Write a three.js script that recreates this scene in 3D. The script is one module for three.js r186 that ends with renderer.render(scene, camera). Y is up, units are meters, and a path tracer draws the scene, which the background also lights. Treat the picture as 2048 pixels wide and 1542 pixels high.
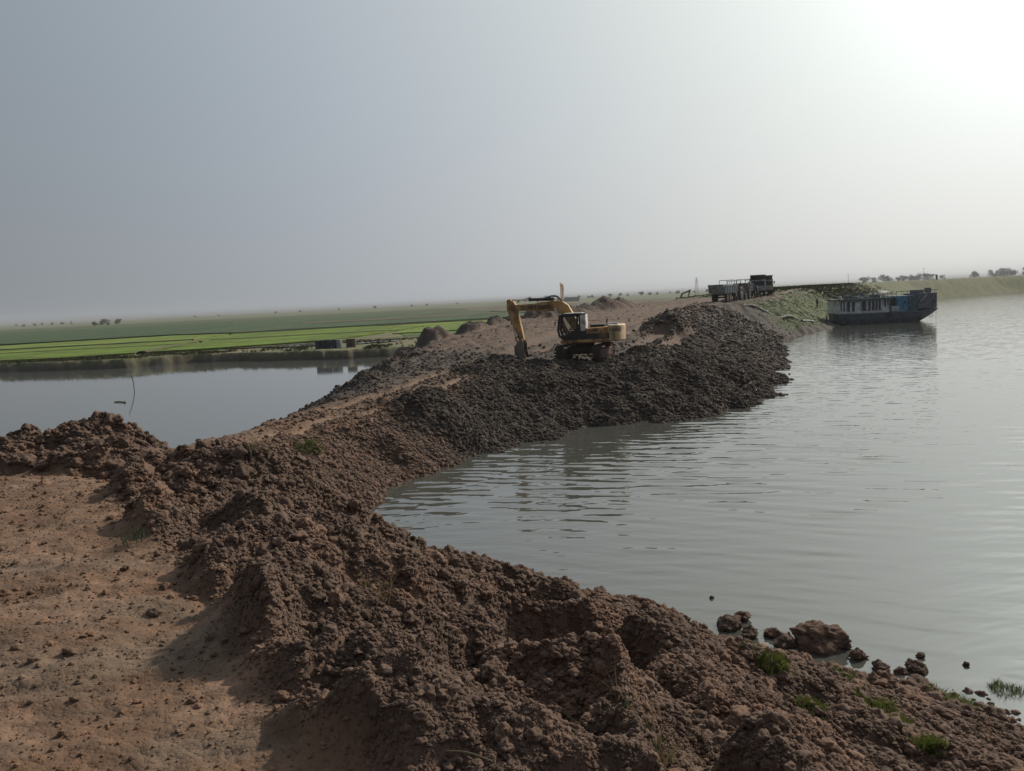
import * as THREE from 'three';
import { mergeGeometries, mergeVertices } from 'three/addons/utils/BufferGeometryUtils.js';
import { MarchingCubes } from 'three/addons/objects/MarchingCubes.js';
import { RoundedBoxGeometry } from 'three/addons/geometries/RoundedBoxGeometry.js';
import { FontLoader } from 'three/addons/loaders/FontLoader.js';
import { TextGeometry } from 'three/addons/geometries/TextGeometry.js';

// ---------------------------------------------------------------- camera, sky, sun, exposure
const scene = new THREE.Scene();
const RAD = Math.PI / 180;
const camera = new THREE.PerspectiveCamera(2 * Math.atan(771 / 1547) / RAD, 2048 / 1542, 0.1, 9000);
camera.rotation.order = 'YXZ';
camera.position.set(0, 7, 0);                 // river level is y = 0
camera.rotation.set(-6.4 * RAD, 0, -2.82 * RAD);
const renderer = new THREE.WebGLRenderer({ antialias: true });
renderer.toneMapping = THREE.LinearToneMapping;
renderer.toneMappingExposure = 1.0;
renderer.shadowMap.enabled = true;

const SUN_AZ = 40 * RAD, SUN_EL = 26 * RAD;
const sunDir = new THREE.Vector3(Math.sin(SUN_AZ) * Math.cos(SUN_EL), Math.sin(SUN_EL), -Math.cos(SUN_AZ) * Math.cos(SUN_EL));
const sun = new THREE.DirectionalLight(new THREE.Color().setRGB(1, 0.9, 0.74), 3.4);
sun.position.copy(sunDir).multiplyScalar(200);
sun.castShadow = true;
sun.shadow.radius = 5;
sun.shadow.mapSize.set(4096, 4096);
Object.assign(sun.shadow.camera, { left: -160, right: 160, top: 160, bottom: -160, near: 1, far: 500 });
scene.add(sun, sun.target);
sun.target.position.set(20, 0, -60);

const clamp = (v, a = 0, b = 1) => Math.min(b, Math.max(a, v));
const sstep = (a, b, v) => { const t = clamp((v - a) / (b - a)); return t * t * (3 - 2 * t); };
const lerp = (a, b, t) => a + (b - a) * t;

{ // hazy winter-afternoon sky: brightness falls with the angle from the sun
  const W = 1024, H = 512, data = new Float32Array(W * H * 4);
  for (let j = 0; j < H; j++) for (let i = 0; i < W; i++) {
    const el = ((j + 0.5) / H - 0.5) * Math.PI, az = ((i + 0.5) / W - 0.5) * 2 * Math.PI;
    const x = Math.cos(el) * Math.cos(az), y = Math.sin(el), z = Math.cos(el) * Math.sin(az);
    const g = Math.acos(clamp(x * sunDir.x + y * sunDir.y + z * sunDir.z, -1, 1)) / RAD, e = el / RAD;
    let L = Math.pow(Math.pow(1.34 * Math.exp(-g / 46), 4) + Math.pow(0.17, 4), 0.25) + 1.6 * Math.exp(-g / 6.5);
    let r = 1 - 0.075 * sstep(22, 66, g) - 0.055 * sstep(0, 16, e), b = 0.965 + 0.12 * sstep(26, 60, g) + 0.05 * sstep(1, 14, e) * sstep(18, 40, g);
    if (e < 0) { const t = sstep(0, -8, e); L = lerp(L, 0.13, t); r = lerp(r, 1.1, t); b = lerp(b, 0.8, t); }
    const k = (j * W + i) * 4;
    data[k] = L * r; data[k + 1] = L; data[k + 2] = L * b; data[k + 3] = 1;
  }
  const sky = new THREE.DataTexture(data, W, H, THREE.RGBAFormat, THREE.FloatType);
  sky.mapping = THREE.EquirectangularReflectionMapping;
  sky.magFilter = THREE.LinearFilter; sky.minFilter = THREE.LinearFilter; sky.wrapS = THREE.RepeatWrapping;
  sky.needsUpdate = true;
  scene.background = sky; scene.environment = sky;
}
scene.fog = new THREE.FogExp2(new THREE.Color().setRGB(0.92, 0.95, 1.0), 0.0002);

// ---------------------------------------------------------------- helpers
function rng(seed) { let s = seed >>> 0; return () => { s = (s + 0x6D2B79F5) | 0; let t = Math.imul(s ^ (s >>> 15), 1 | s); t = (t + Math.imul(t ^ (t >>> 7), 61 | t)) ^ t; return ((t ^ (t >>> 14)) >>> 0) / 4294967296; }; }
const hash = (x, y) => { let h = Math.imul(x | 0, 374761393) + Math.imul(y | 0, 668265263); h = Math.imul(h ^ (h >>> 13), 1274126177); return ((h ^ (h >>> 16)) >>> 0) / 4294967296; };
function vnoise(x, y) { // value noise 0..1
  const xi = Math.floor(x), yi = Math.floor(y), xf = x - xi, yf = y - yi, u = xf * xf * (3 - 2 * xf), v = yf * yf * (3 - 2 * yf);
  const a = hash(xi, yi), b = hash(xi + 1, yi), c = hash(xi, yi + 1), d = hash(xi + 1, yi + 1);
  return a + (b - a) * u + (c - a) * v + (a - b - c + d) * u * v;
}
function fbm(x, y, o = 4) { let s = 0, a = 0.5; for (let i = 0; i < o; i++) { s += a * (vnoise(x, y) - 0.5); const t = x * 1.6 - y * 1.2 + 17.3; y = x * 1.2 + y * 1.6 + 9.1; x = t; a *= 0.5; } return s * 2; } // about -1..1
function lumps(x, y) { // rounded lumps: 0..1, high in the middle of a cell
  const xi = Math.floor(x), yi = Math.floor(y); let m = 9;
  for (let j = -1; j < 2; j++) for (let i = -1; i < 2; i++) {
    const cx = xi + i, cy = yi + j, px = cx + hash(cx, cy + 911), py = cy + hash(cx + 577, cy), dx = x - px, dy = y - py;
    const s = 0.75 + 0.6 * hash(cx + 31, cy + 77), dd = (dx * dx + dy * dy) * s; if (dd < m) m = dd;
  }
  return Math.sqrt(Math.max(0, 1 - m * 1.5));
}
const table = (pts) => (v) => { if (v <= pts[0][0]) return pts[0][1]; for (let i = 1; i < pts.length; i++) if (v <= pts[i][0]) { const [a, p] = pts[i - 1], [b, q] = pts[i]; return p + (q - p) * (v - a) / (b - a); } return pts[pts.length - 1][1]; };
const lin = (r, g, b) => new THREE.Color().setRGB(r, g, b);
const mat = (r, g, b, rough = 0.9, o = {}) => new THREE.MeshStandardMaterial({ color: lin(r, g, b), roughness: rough, ...o });
const used = {};
const numbered = (n) => { const k = used[n] = (used[n] ?? -1) + 1; return k ? `${n}_${String(k).padStart(3, '0')}` : n; };
function add(o, name, label, category, group, kind) {
  o.name = numbered(name); scene.add(o);
  if (label) o.userData.label = label; if (category) o.userData.category = category; if (group) o.userData.group = group; if (kind) o.userData.kind = kind;
  o.traverse((m) => { if (m.isMesh) { m.castShadow = true; m.receiveShadow = true; } });
  return o;
}
function part(parent, name, geo, m, label) {
  const o = new THREE.Mesh(geo, m); o.name = name; o.castShadow = o.receiveShadow = true; if (label) o.userData.label = label; parent.add(o); return o;
}
const plainGeo = (g) => { const q = g.index ? g.toNonIndexed() : g; for (const k of Object.keys(q.attributes)) if (!['position', 'normal'].includes(k)) q.deleteAttribute(k); return q; };
const merge = (list) => mergeGeometries(list.map(plainGeo));
function bx(w, h, l, x = 0, y = 0, z = 0, rx = 0, ry = 0, rz = 0, bev = 0) {
  const g = bev ? new RoundedBoxGeometry(w, h, l, 2, bev) : new THREE.BoxGeometry(w, h, l);
  const m = new THREE.Matrix4().makeRotationFromEuler(new THREE.Euler(rx, ry, rz)); m.setPosition(x, y, z); return g.applyMatrix4(m);
}
const UP = new THREE.Vector3(0, 1, 0);
function bar(a, b, r0, r1 = r0, seg = 10) {
  const A = new THREE.Vector3(...a), B = new THREE.Vector3(...b), d = B.clone().sub(A), L = d.length();
  const g = new THREE.CylinderGeometry(r1, r0, L, seg); g.translate(0, L / 2, 0);
  g.applyQuaternion(new THREE.Quaternion().setFromUnitVectors(UP, d.normalize())); g.translate(A.x, A.y, A.z); return g;
}
function slab(pts, z0, z1, bev = 0.02) { // side profile (x, y) pushed out from z0 to z1
  const s = new THREE.Shape(pts.map((p) => new THREE.Vector2(...p)));
  const g = new THREE.ExtrudeGeometry(s, { depth: z1 - z0 - 2 * bev, bevelEnabled: bev > 0, bevelSize: bev, bevelThickness: bev, bevelSegments: 2, bevelOffset: -bev, curveSegments: 8 });
  g.translate(0, 0, z0 + bev); return g;
}
const tube = (pts, r, n = 24, s = 7) => new THREE.TubeGeometry(new THREE.CatmullRomCurve3(pts.map((p) => new THREE.Vector3(...p))), n, r, s);
function dataTex(n, fn, srgb) {
  const d = new Uint8Array(n * n * 4);
  for (let j = 0; j < n; j++) for (let i = 0; i < n; i++) { const c = fn(i / n, j / n), k = (j * n + i) * 4; d[k] = c[0] * 255; d[k + 1] = c[1] * 255; d[k + 2] = c[2] * 255; d[k + 3] = 255; }
  const t = new THREE.DataTexture(d, n, n); t.wrapS = t.wrapT = THREE.RepeatWrapping; t.magFilter = THREE.LinearFilter; t.minFilter = THREE.LinearMipmapLinearFilter; t.generateMipmaps = true;
  if (srgb) t.colorSpace = THREE.SRGBColorSpace; t.needsUpdate = true; return t;
}
// tileable value noise for textures
function tnoise(u, v, n, seed) { const x = u * n, y = v * n, xi = Math.floor(x), yi = Math.floor(y), xf = x - xi, yf = y - yi, a = xf * xf * (3 - 2 * xf), b = yf * yf * (3 - 2 * yf), h = (i, j) => hash(((i % n) + n) % n + seed * 131, ((j % n) + n) % n + seed * 17); return lerp(lerp(h(xi, yi), h(xi + 1, yi), a), lerp(h(xi, yi + 1), h(xi + 1, yi + 1), a), b); }
function tfbm(u, v, n, seed, o = 4) { let s = 0, a = 0.5, t = 0; for (let i = 0; i < o; i++) { s += a * tnoise(u, v, n, seed + i); t += a; a *= 0.55; n *= 2; } return s / t; }
function tlump(u, v, n, seed) { const x = u * n, y = v * n, xi = Math.floor(x), yi = Math.floor(y); let m = 9; for (let j = -1; j < 2; j++) for (let i = -1; i < 2; i++) { const cx = xi + i, cy = yi + j, wx = ((cx % n) + n) % n, wy = ((cy % n) + n) % n, dx = x - cx - hash(wx + seed, wy), dy = y - cy - hash(wx, wy + seed + 50); m = Math.min(m, dx * dx + dy * dy); } return Math.sqrt(Math.max(0, 1 - m * 1.4)); }

// ---------------------------------------------------------------- lie of the land  (d = distance ahead of the camera = -z)
const crestH = table([[-8, 5.2], [8.5, 5.15], [10.5, 4.95], [12.5, 4.62], [18, 3.5], [25, 2.5], [36, 2.4], [43, 2.8], [50, 2.85], [58, 3.15], [70, 3.7], [90, 4.5], [110, 5.15], [135, 5.4], [160, 6.2], [200, 6.5], [275, 6.5], [312, 6.25], [420, 6.2]]);
const rightEdge = [[2.2, -8], [1.4, 0], [0.5, 2], [-0.9, 4.2], [-2.6, 6.8], [-4.1, 9.3], [-5.7, 12], [-7.6, 16.5], [-9, 21], [-9.3, 26.5], [-8.6, 31.5], [-6.4, 36], [-4, 40.5], [-1.2, 44], [3, 46], [7, 46.2], [10.4, 48.3], [12.2, 54], [13.4, 62], [16, 75], [19.4, 85.5], [24, 98], [30.4, 109], [41, 124.5], [46, 135], [52, 146], [72, 176], [102, 221], [137, 272], [193, 313], [420, 400]];
const leftEdge = [[420, 445], [185, 345], [122, 285], [86, 228], [60, 186], [42, 160], [28, 137], [17, 121], [4, 102], [-3, 84], [-7.4, 68], [-8.4, 60], [-9.3, 47], [-10.5, 35], [-12, 28.5], [-13, 22], [-13, 16], [-16, 13], [-20, 9], [-22, -8]];
const crestPoly = [...rightEdge, ...leftEdge];
const NR = rightEdge.length;
function edgeDist(x, d) { // signed distance to the crest outline (+ outside) and whether the nearest side is the river's
  let m = 1e9, side = 0, inside = false; const n = crestPoly.length;
  for (let i = 0, j = n - 1; i < n; j = i++) {
    const [ax, ad] = crestPoly[j], [bx_, bd] = crestPoly[i], ex = bx_ - ax, ed = bd - ad, t = clamp(((x - ax) * ex + (d - ad) * ed) / (ex * ex + ed * ed)), px = x - ax - ex * t, pd = d - ad - ed * t, q = px * px + pd * pd;
    if (q < m) { m = q; side = i < NR && i > 0 ? 1 : 0; }
    if ((ad > d) !== (bd > d) && x < (bx_ - ax) * (d - ad) / (bd - ad) + ax) inside = !inside;
  }
  return [inside ? -Math.sqrt(m) : Math.sqrt(m), side];
}
const pondBank = table([[-200, 118], [-110, 114], [-74, 112], [-64, 109], [-54, 107.5], [-46, 112], [-39, 110.5], [-33, 107.5], [-22, 104], [-15, 105], [-9, 99], [2, 97], [30, 130]]);
const roadX = table([[-5, -4.2], [8, -6.5], [13, -9], [20, -11], [28, -10.7], [33, -9.3], [41, -4.7], [52, -1], [64, 3.5], [85, 11], [108, 22.5], [128, 36], [160, 56], [275, 131]]);
const trackX = table([[0, 0.6], [2.4, -0.35], [3.4, -1.0], [5, -2.15], [7, -3.7], [9, -4.9], [10.4, -6.2], [11.2, -30]]);
const riverEdgeX = table(rightEdge.slice(0, 11).map(([x, d]) => [d, x]));
// loose heaps tipped on the bank: x, d, height, radius, pointedness
const heaps = [
  [-2.75, 8.9, 0.62, 1.3], [-6.7, 12.3, 0.36, 1.7], [-4.9, 12.5, 0.5, 0.7], [-1.9, 6.3, 0.12, 1.0], [-0.95, 5.0, 0.42, 0.9],
  [0.0, 3.0, 0.26, 0.6], [0.45, 3.9, 0.34, 0.7], [1.1, 3.4, 0.26, 0.5], [1.25, 6.8, 0.22, 0.6], [1.7, 4.5, 0.2, 0.45], [-1.5, 4.4, 0.2, 0.5], [1.75, 8.5, 0.15, 0.8],
  [-3.2, 13.5, 0.35, 1.3],
  [-4.0, 37.0, 1.15, 2.3], [-1.6, 46.5, 0.45, 3], [-0.8, 50.5, 0.5, 2.0], [1.2, 47.5, 0.3, 2.2], [8.7, 50.5, 0.7, 1.6],
  [-8.3, 44, 0.3, 1.3], [-7.9, 52, 0.4, 1.5], [-7.2, 58, 0.5, 1.7], [-8.2, 76, 2.3, 3.0], [-4.6, 83, 1.5, 2.8], [-2.2, 87, 1.1, 2.2], [0, 92, 0.9, 2.0], [4.2, 96, 1.7, 3.6], [7.4, 100, 1.2, 3.0], [13.2, 106, 1.7, 3.4], [15.6, 109, 1.3, 3.0], [10.5, 104, 0.9, 2.6],
  [14.3, 69.5, 1.6, 2.8], [16.6, 76, 0.8, 2.4], [19.2, 84, 0.7, 2.6], [21.6, 91.5, 0.7, 3.0], [24.2, 98, 0.6, 3.0],
];
const pits = [[0.2, 6.3, 2.0, 1.0], [0.3, 5.05, 0.42, 0.55], [-1.3, 5.7, 0.22, 0.5], [-3.1, 7.7, 0.2, 0.6], [-0.5, 4.1, 0.25, 0.4], [0.75, 3.0, 0.2, 0.3], [-2.7, 6.6, 0.2, 0.4]];

function ground(x, d) { // height without clods; also the mix of soils there
  const r = Math.hypot(x, d);
  let [sd, river] = edgeDist(x, d);
  const wob = Math.min(1.3, 0.35 + 0.02 * r);
  sd += fbm(x * 0.55 + 3, d * 0.55, 4) * wob + (r > 30 ? fbm(x * 0.11 + 40, d * 0.11, 3) * 1.6 * (1 - 0.7 * sstep(140, 200, r)) : 0);
  const slope = river ? lerp(lerp(0.66, 0.46, sstep(-4, 2.5, x)), 0.5, sstep(18, 40, d)) - 0.1 * sstep(50, 60, d) + 0.14 * sstep(76, 100, d) : 0.72;
  const w = 0.35 + 0.25 * sstep(10, 40, d), out = sd / w > 20 ? sd : w * Math.log(1 + Math.exp(sd / w));
  const ch = crestH(d);
  let y = ch - slope * out;
  // what lies beyond the bank: river bed, pond bed, fields
  const pb = d - pondBank(x) + fbm(x * 0.35, d * 0.35, 4) * 1.5;
  const field = 1.25 + 0.12 * fbm(x * 0.05, d * 0.05, 3);
  let low = river ? -1.6 : lerp(-0.8, field, sstep(-0.7, 0.9, pb));
  let field_ = 0, grass = 0, loose, packed = 0;
  if (y < low) { if (!river && pb > -0.7) { field_ = sstep(-0.2, 1.2, pb); } y = low; }
  // loose berm beside the near track, and the bank across its end
  const xt = trackX(d) + fbm(d * 0.9, 3.3, 3) * 0.35, xe = riverEdgeX(d);
  loose = d < 11.3 ? sstep(-0.12, 0.3, x - xt) : 1;
  if (d < 16) { const t = clamp((x - xt) / Math.max(0.6, xe + 0.8 - xt)); const b = Math.sin(Math.PI * Math.min(1, t)) * loose; y += b * 0.17 * (0.75 + 0.8 * fbm(x * 0.8, d * 0.8 + 5, 3)) * (1 - sstep(9.5, 12, d)); y += 0.2 * Math.exp(-Math.pow((d - 12.1 - 0.25 * Math.sin(x)) / 0.75, 2)) * loose; }
  let heap = 0;
  for (const [hx, hd, hh, hr] of heaps) {
    const dx = x - hx, dd = d - hd; if (dx * dx + dd * dd > hr * hr * 2.2) continue;
    const q = Math.hypot(dx, dd) / hr * (1 + 0.35 * fbm(x * 2.2 / hr + hx, d * 2.2 / hr, 3));
    const c = q < 1 ? Math.pow(1 - q, 1.05) : 0, v = hh * 1.12 * (c > 0 ? c : 0);
    y += v * (heap > 0.05 ? 0.7 : 1); heap = Math.max(heap, c);
  }
  for (const [hx, hd, hh, hr] of pits) { const q = Math.hypot(x - hx, (d - hd) * 0.8) / hr * (1 + 0.25 * fbm(x * 3, d * 3 + 7, 3)); if (q < 1.25) y -= hh * (1 - sstep(0.3, 1.05, q)); }
  // haul road: packed, rutted
  const rx = roadX(d), off = x - rx - 0.5 * fbm(d * 0.06, 1.7, 2);
  if (sd < 1.5 && d > 22) {
    const wide = 1.3 + 5.5 * sstep(46, 62, d) - 3 * sstep(100, 125, d), core = Math.exp(-Math.pow(off / wide, 4));
    let rut = d < 56 ? Math.max(Math.exp(-Math.pow((off - 0.95) / 0.28, 2)), Math.exp(-Math.pow((off + 0.95) / 0.34, 2))) : sstep(0.52, 0.7, vnoise(off * 1.35 + 0.25 * fbm(d * 0.12, off * 0.2, 2), d * 0.045));
    rut *= 1 - sstep(0.15, 0.4, heap);
    const mid = 1 - sstep(46, 54, d), wideCore = Math.exp(-Math.pow(off / 2.3, 4)) * mid * (1 - sstep(0.1, 0.35, heap));
    packed = Math.max(rut, core * 0.45 * sstep(56, 70, d), wideCore * (0.45 + 0.3 * fbm(x * 0.9, d * 0.9, 3))) * sstep(21, 25, d);
    y -= rut * (0.12 + 0.16 * sstep(52, 62, d)) * sstep(22, 27, d);
    loose = Math.min(loose, 1 - 0.85 * packed);
  }
  if (d < 11.3) packed = Math.max(packed, 1 - loose);
  // old grown-over river bank beyond the tipped earth
  grass = river || sd < 0 ? sstep(106, 116, d + 0.55 * (x - 36) + 5 * fbm(x * 0.12, d * 0.12, 3)) * (1 - sstep(170, 235, d + 14 * fbm(x * 0.06, d * 0.06, 3))) : 0;
  if (river) grass *= sstep(0.5, 1.1, y + 0.6 * fbm(x * 0.3, d * 0.3, 3));
  if (d < 140) grass *= sstep(0.2, 1.4, sd);
  grass *= 1 - packed * 0.95;
  if (field_ > 0) loose *= 1 - 0.8 * field_;
  // relief of the loose earth
  const big = loose * (1 - 0.75 * grass) * (y > -0.9 ? 1 : 0.2), s = r < 26 ? 1 : 0;
  y += big * (0.11 + 0.06 * sstep(20, 50, r)) * (1 - 0.7 * sstep(130, 190, r)) * fbm(x * 1.1 + 9, d * 1.1, 3) * 1.4;
  if (s) {
    const wx = x + 0.12 * fbm(x * 4, d * 4, 2), wd = d + 0.12 * fbm(x * 4 + 50, d * 4, 2), patch = sstep(-0.25, 0.35, fbm(x * 0.9 + 70, d * 0.9, 3));
    const rid = 1 - Math.abs(fbm(x * 1.1 + 90, d * 1.1, 4)) * 2.6;
    y += big * ((x > 0.6 ? lerp(0.3, 0.12, sstep(0.6, 2, x)) : 0.3) * (rid - 0.35) + 0.13 * lumps(wx * 2.3, wd * 2.3) * (0.3 + 0.7 * patch) + 0.06 * lumps(wx * 5.6, wd * 5.6 + 4) + 0.036 * lumps(wx * 12, wd * 12) + (r < 12 ? 0.018 * lumps(wx * 26, wd * 26) : 0) - 0.13);
    y += (1 - loose) * (0.05 * fbm(x * 1.3, d * 2.0, 3) + 0.035 * fbm(x * 3.2 + 5, d * 7.5, 4) - 0.035 * Math.exp(-Math.pow((x - trackX(d) + 1.9 + 0.15 * Math.sin(d * 0.7)) / 0.22, 2)) + 0.014 * fbm(x * 9, d * 9, 3) + 0.008 * lumps(x * 9, d * 9) * sstep(0.1, 0.5, fbm(x * 0.8, d * 0.8 + 30, 3)));
  } else y += big * (0.15 * fbm(x * 0.9 + 60, d * 0.9, 3) + 0.07 * fbm(x * 3.4, d * 3.4 + 8, 3)) * (1 - 0.6 * packed) + packed * 0.03 * fbm(x * 2, d * 0.5, 3);
  return { y, loose, packed, grass, field: field_, heap, sd, river };
}

// soils (linear base colours)
const C = { dry: [0.112, 0.064, 0.039], track: [0.135, 0.084, 0.057], brown: [0.082, 0.053, 0.04], dark: [0.036, 0.029, 0.025], red: [0.112, 0.06, 0.04], grey: [0.046, 0.038, 0.033], green: [0.066, 0.087, 0.032], greenD: [0.055, 0.075, 0.034], bed: [0.1, 0.085, 0.06], straw: [0.2, 0.16, 0.09] };
const mixc = (a, b, t) => [lerp(a[0], b[0], t), lerp(a[1], b[1], t), lerp(a[2], b[2], t)];
function soil(x, d, g) {
  const n1 = fbm(x * 0.35 + 20, d * 0.35, 3), n2 = fbm(x * 2.1, d * 2.1 + 40, 3), n3 = vnoise(x * 14, d * 14);
  const r = Math.hypot(x, d);
  let c = mixc(C.brown, C.red, sstep(-0.1, 0.6, n2) * 0.45 * (1 - sstep(30, 60, d) * 0.6));
  // freshly dug wet clay: the mound by the machine and the tipped heaps
  const fresh = clamp(sstep(33, 39, d + 0.6 * (x + 6) + 3 * n1) * (1 - sstep(56, 72, d - 0.25 * x + 8 * n1)) + 0.8 * sstep(0.1, 0.3, g.heap) * sstep(30, 36, d));
  c = mixc(c, mixc(C.dark, C.grey, sstep(-0.2, 0.5, n2)), fresh * 0.9);
  if (d > 55) c = mixc(c, [0.044, 0.038, 0.035], (0.3 + 0.62 * sstep(-1.2, 0.6, g.sd)) * sstep(55, 70, d) * (1 - fresh));
  c = mixc(c, mixc(mixc(C.dry, C.track, sstep(-0.3, 0.4, n2)), [0.1, 0.073, 0.053], 0.7 * sstep(0.05, 0.4, fbm(x * 0.8 + 3, d * 1.9, 4))), g.packed * 0.95);
  if (d > 21 && d < 50) c = mixc(c, [0.17, 0.115, 0.082], sstep(0.6, 0.95, g.packed) * 0.8 * (1 - sstep(44, 50, d)));
  if (d > 45 && g.packed > 0) c = mixc(c, [0.082, 0.06, 0.049], 0.9 * g.packed), c = mixc(c, C.red, 0.25 * g.packed * sstep(0.4, 0.6, vnoise(x * 0.8, d * 0.25)));
  c = mixc(c, mixc(C.green, C.greenD, sstep(-0.2, 0.35, n1 + 0.5 * n2)), g.grass * 0.92);
  if (d > 170) c = mixc(c, mixc([0.076, 0.074, 0.042], C.green, sstep(-0.1, 0.4, n1 + n2 * 0.5)), sstep(175, 225, d + 12 * n1) * (1 - g.field));
  if (g.field > 0) c = mixc(c, mixc([0.12, 0.105, 0.06], C.green, sstep(-0.15, 0.4, n1 + 0.4 * n2)), g.field);
  const k = 0.86 + 0.28 * n3 + 0.18 * n2;
  return [c[0] * k, c[1] * k, c[2] * k];
}

const soilBump = dataTex(1024, (u, v) => { const wu = u + 0.02 * tfbm(u, v, 12, 41, 3), wv = v + 0.02 * tfbm(u, v, 12, 47, 3), h = 0.3 * tlump(wu, wv, 37, 5) + 0.2 * tlump(wu, wv, 91, 9) + 0.5 * tfbm(wu, wv, 20, 3, 6); return [h, h, h]; });
const soilGrain = dataTex(1024, (u, v) => { const k = 0.72 + 0.3 * (tfbm(u, v, 16, 21, 5) - 0.5) * 2 + 0.14 * (tnoise(u, v, 256, 4) - 0.5) + 0.07 * tlump(u, v, 60, 31); return [clamp(k * 1.02), clamp(k), clamp(k * 0.97)]; });
const soilMat = new THREE.MeshStandardMaterial({ vertexColors: true, roughness: 0.95, map: soilGrain, bumpMap: soilBump, bumpScale: 0.02 });
soilMat.color.setRGB(1.75, 1.75, 1.75);
console.log('textures');

function polarSheet(R, A0, A1, NA, fn) { // R: list of radii
  const n = R.length, P = new Float32Array(n * NA * 3), Cc = new Float32Array(n * NA * 3), U = new Float32Array(n * NA * 2), I = [];
  for (let j = 0; j < n; j++) for (let i = 0; i < NA; i++) {
    const a = lerp(A0, A1, i / (NA - 1)), x = Math.sin(a) * R[j], d = Math.cos(a) * R[j], k = j * NA + i, o = fn(x, d, R[j]);
    P[k * 3] = x; P[k * 3 + 1] = o.y; P[k * 3 + 2] = -d; U[k * 2] = x / 1.6; U[k * 2 + 1] = d / 1.6;
    if (o.c) { Cc[k * 3] = o.c[0]; Cc[k * 3 + 1] = o.c[1]; Cc[k * 3 + 2] = o.c[2]; }
    if (i && j) { const a0 = k - NA - 1, b0 = k - NA, c0 = k - 1; if (!o.skip) I.push(a0, b0, c0, b0, k, c0); }
  }
  const g = new THREE.BufferGeometry();
  g.setAttribute('position', new THREE.BufferAttribute(P, 3)); g.setAttribute('uv', new THREE.BufferAttribute(U, 2)); g.setAttribute('color', new THREE.BufferAttribute(Cc, 3));
  g.setIndex(I); g.computeVertexNormals(); return g;
}
const radii = []; { let r = 1.1; while (r < 430) { radii.push(r); r *= r < 60 ? 1.0062 : r < 130 ? 1.0052 : 1.011; } }
const bankGeo = polarSheet(radii, -52 * RAD, 50 * RAD, 720, (x, d, r) => { const g = ground(x, d); return { y: g.y, c: soil(x, d, g), skip: g.y < -1.2 && g.river }; });
const bank = new THREE.Mesh(bankGeo, soilMat);
add(bank, 'embankment', 'tipped brown earth embankment with rutted haul road between river and pond', null, null, 'structure');
delete bank.userData.category;
console.log('bank', radii.length, bankGeo.index.count / 3);

// flat land behind, out to the horizon
{
  const g = new THREE.PlaneGeometry(3600, 1700, 40, 40); g.rotateX(-Math.PI / 2); g.translate(-200, 0, -850 - 380);
  const P = g.attributes.position; for (let i = 0; i < P.count; i++) P.setY(i, 0.6);
  const t = dataTex(256, (u, v) => { const k = 0.5 + 0.5 * (tfbm(u, v, 8, 71, 4) - 0.5); return [k, k, k]; });
  t.repeat.set(30, 22);
  add(new THREE.Mesh(g, new THREE.MeshStandardMaterial({ color: lin(0.19, 0.22, 0.1), roughness: 1, map: t })), 'plain', 'flat hazy farmland stretching to the horizon', null, null, 'structure');
}

// ---------------------------------------------------------------- water
const waterMat = new THREE.MeshPhysicalMaterial({ color: lin(0.076, 0.078, 0.068), roughness: 0.025, ior: 1.95 });
const rippleTex = (() => {
  const n = 1024, T = 18, W = [], rnd = rng(77);
  for (let i = 0; i < 70; i++) { const lam = lerp(0.22, 1.5, Math.pow(rnd(), 1.6)), th = 0.2 + (rnd() + rnd() - 1) * 0.75, k = T / lam, kx = Math.round(Math.sin(th) * k), ky = Math.round(Math.cos(th) * k); W.push([kx, ky, rnd() * 6.283, Math.pow(lam, 1.15)]); }
  const S = W.reduce((s, w) => s + w[3], 0), h = new Float32Array(n * n); let lo = 9, hi = -9;
  for (let j = 0; j < n; j++) for (let i = 0; i < n; i++) { let s = 0; const u = i / n * 6.28318, v = j / n * 6.28318; for (const w of W) s += w[3] * Math.sin(w[0] * u + w[1] * v + w[2]); s /= S; h[j * n + i] = s; lo = Math.min(lo, s); hi = Math.max(hi, s); }
  return dataTex(n, (u, v) => { const q = (h[Math.round(v * n) * n + Math.round(u * n)] - lo) / (hi - lo); return [q, q, q]; });
})();
console.log('ripples');
const riverMat = waterMat.clone(); riverMat.bumpMap = rippleTex; riverMat.bumpScale = 0.03;
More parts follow.
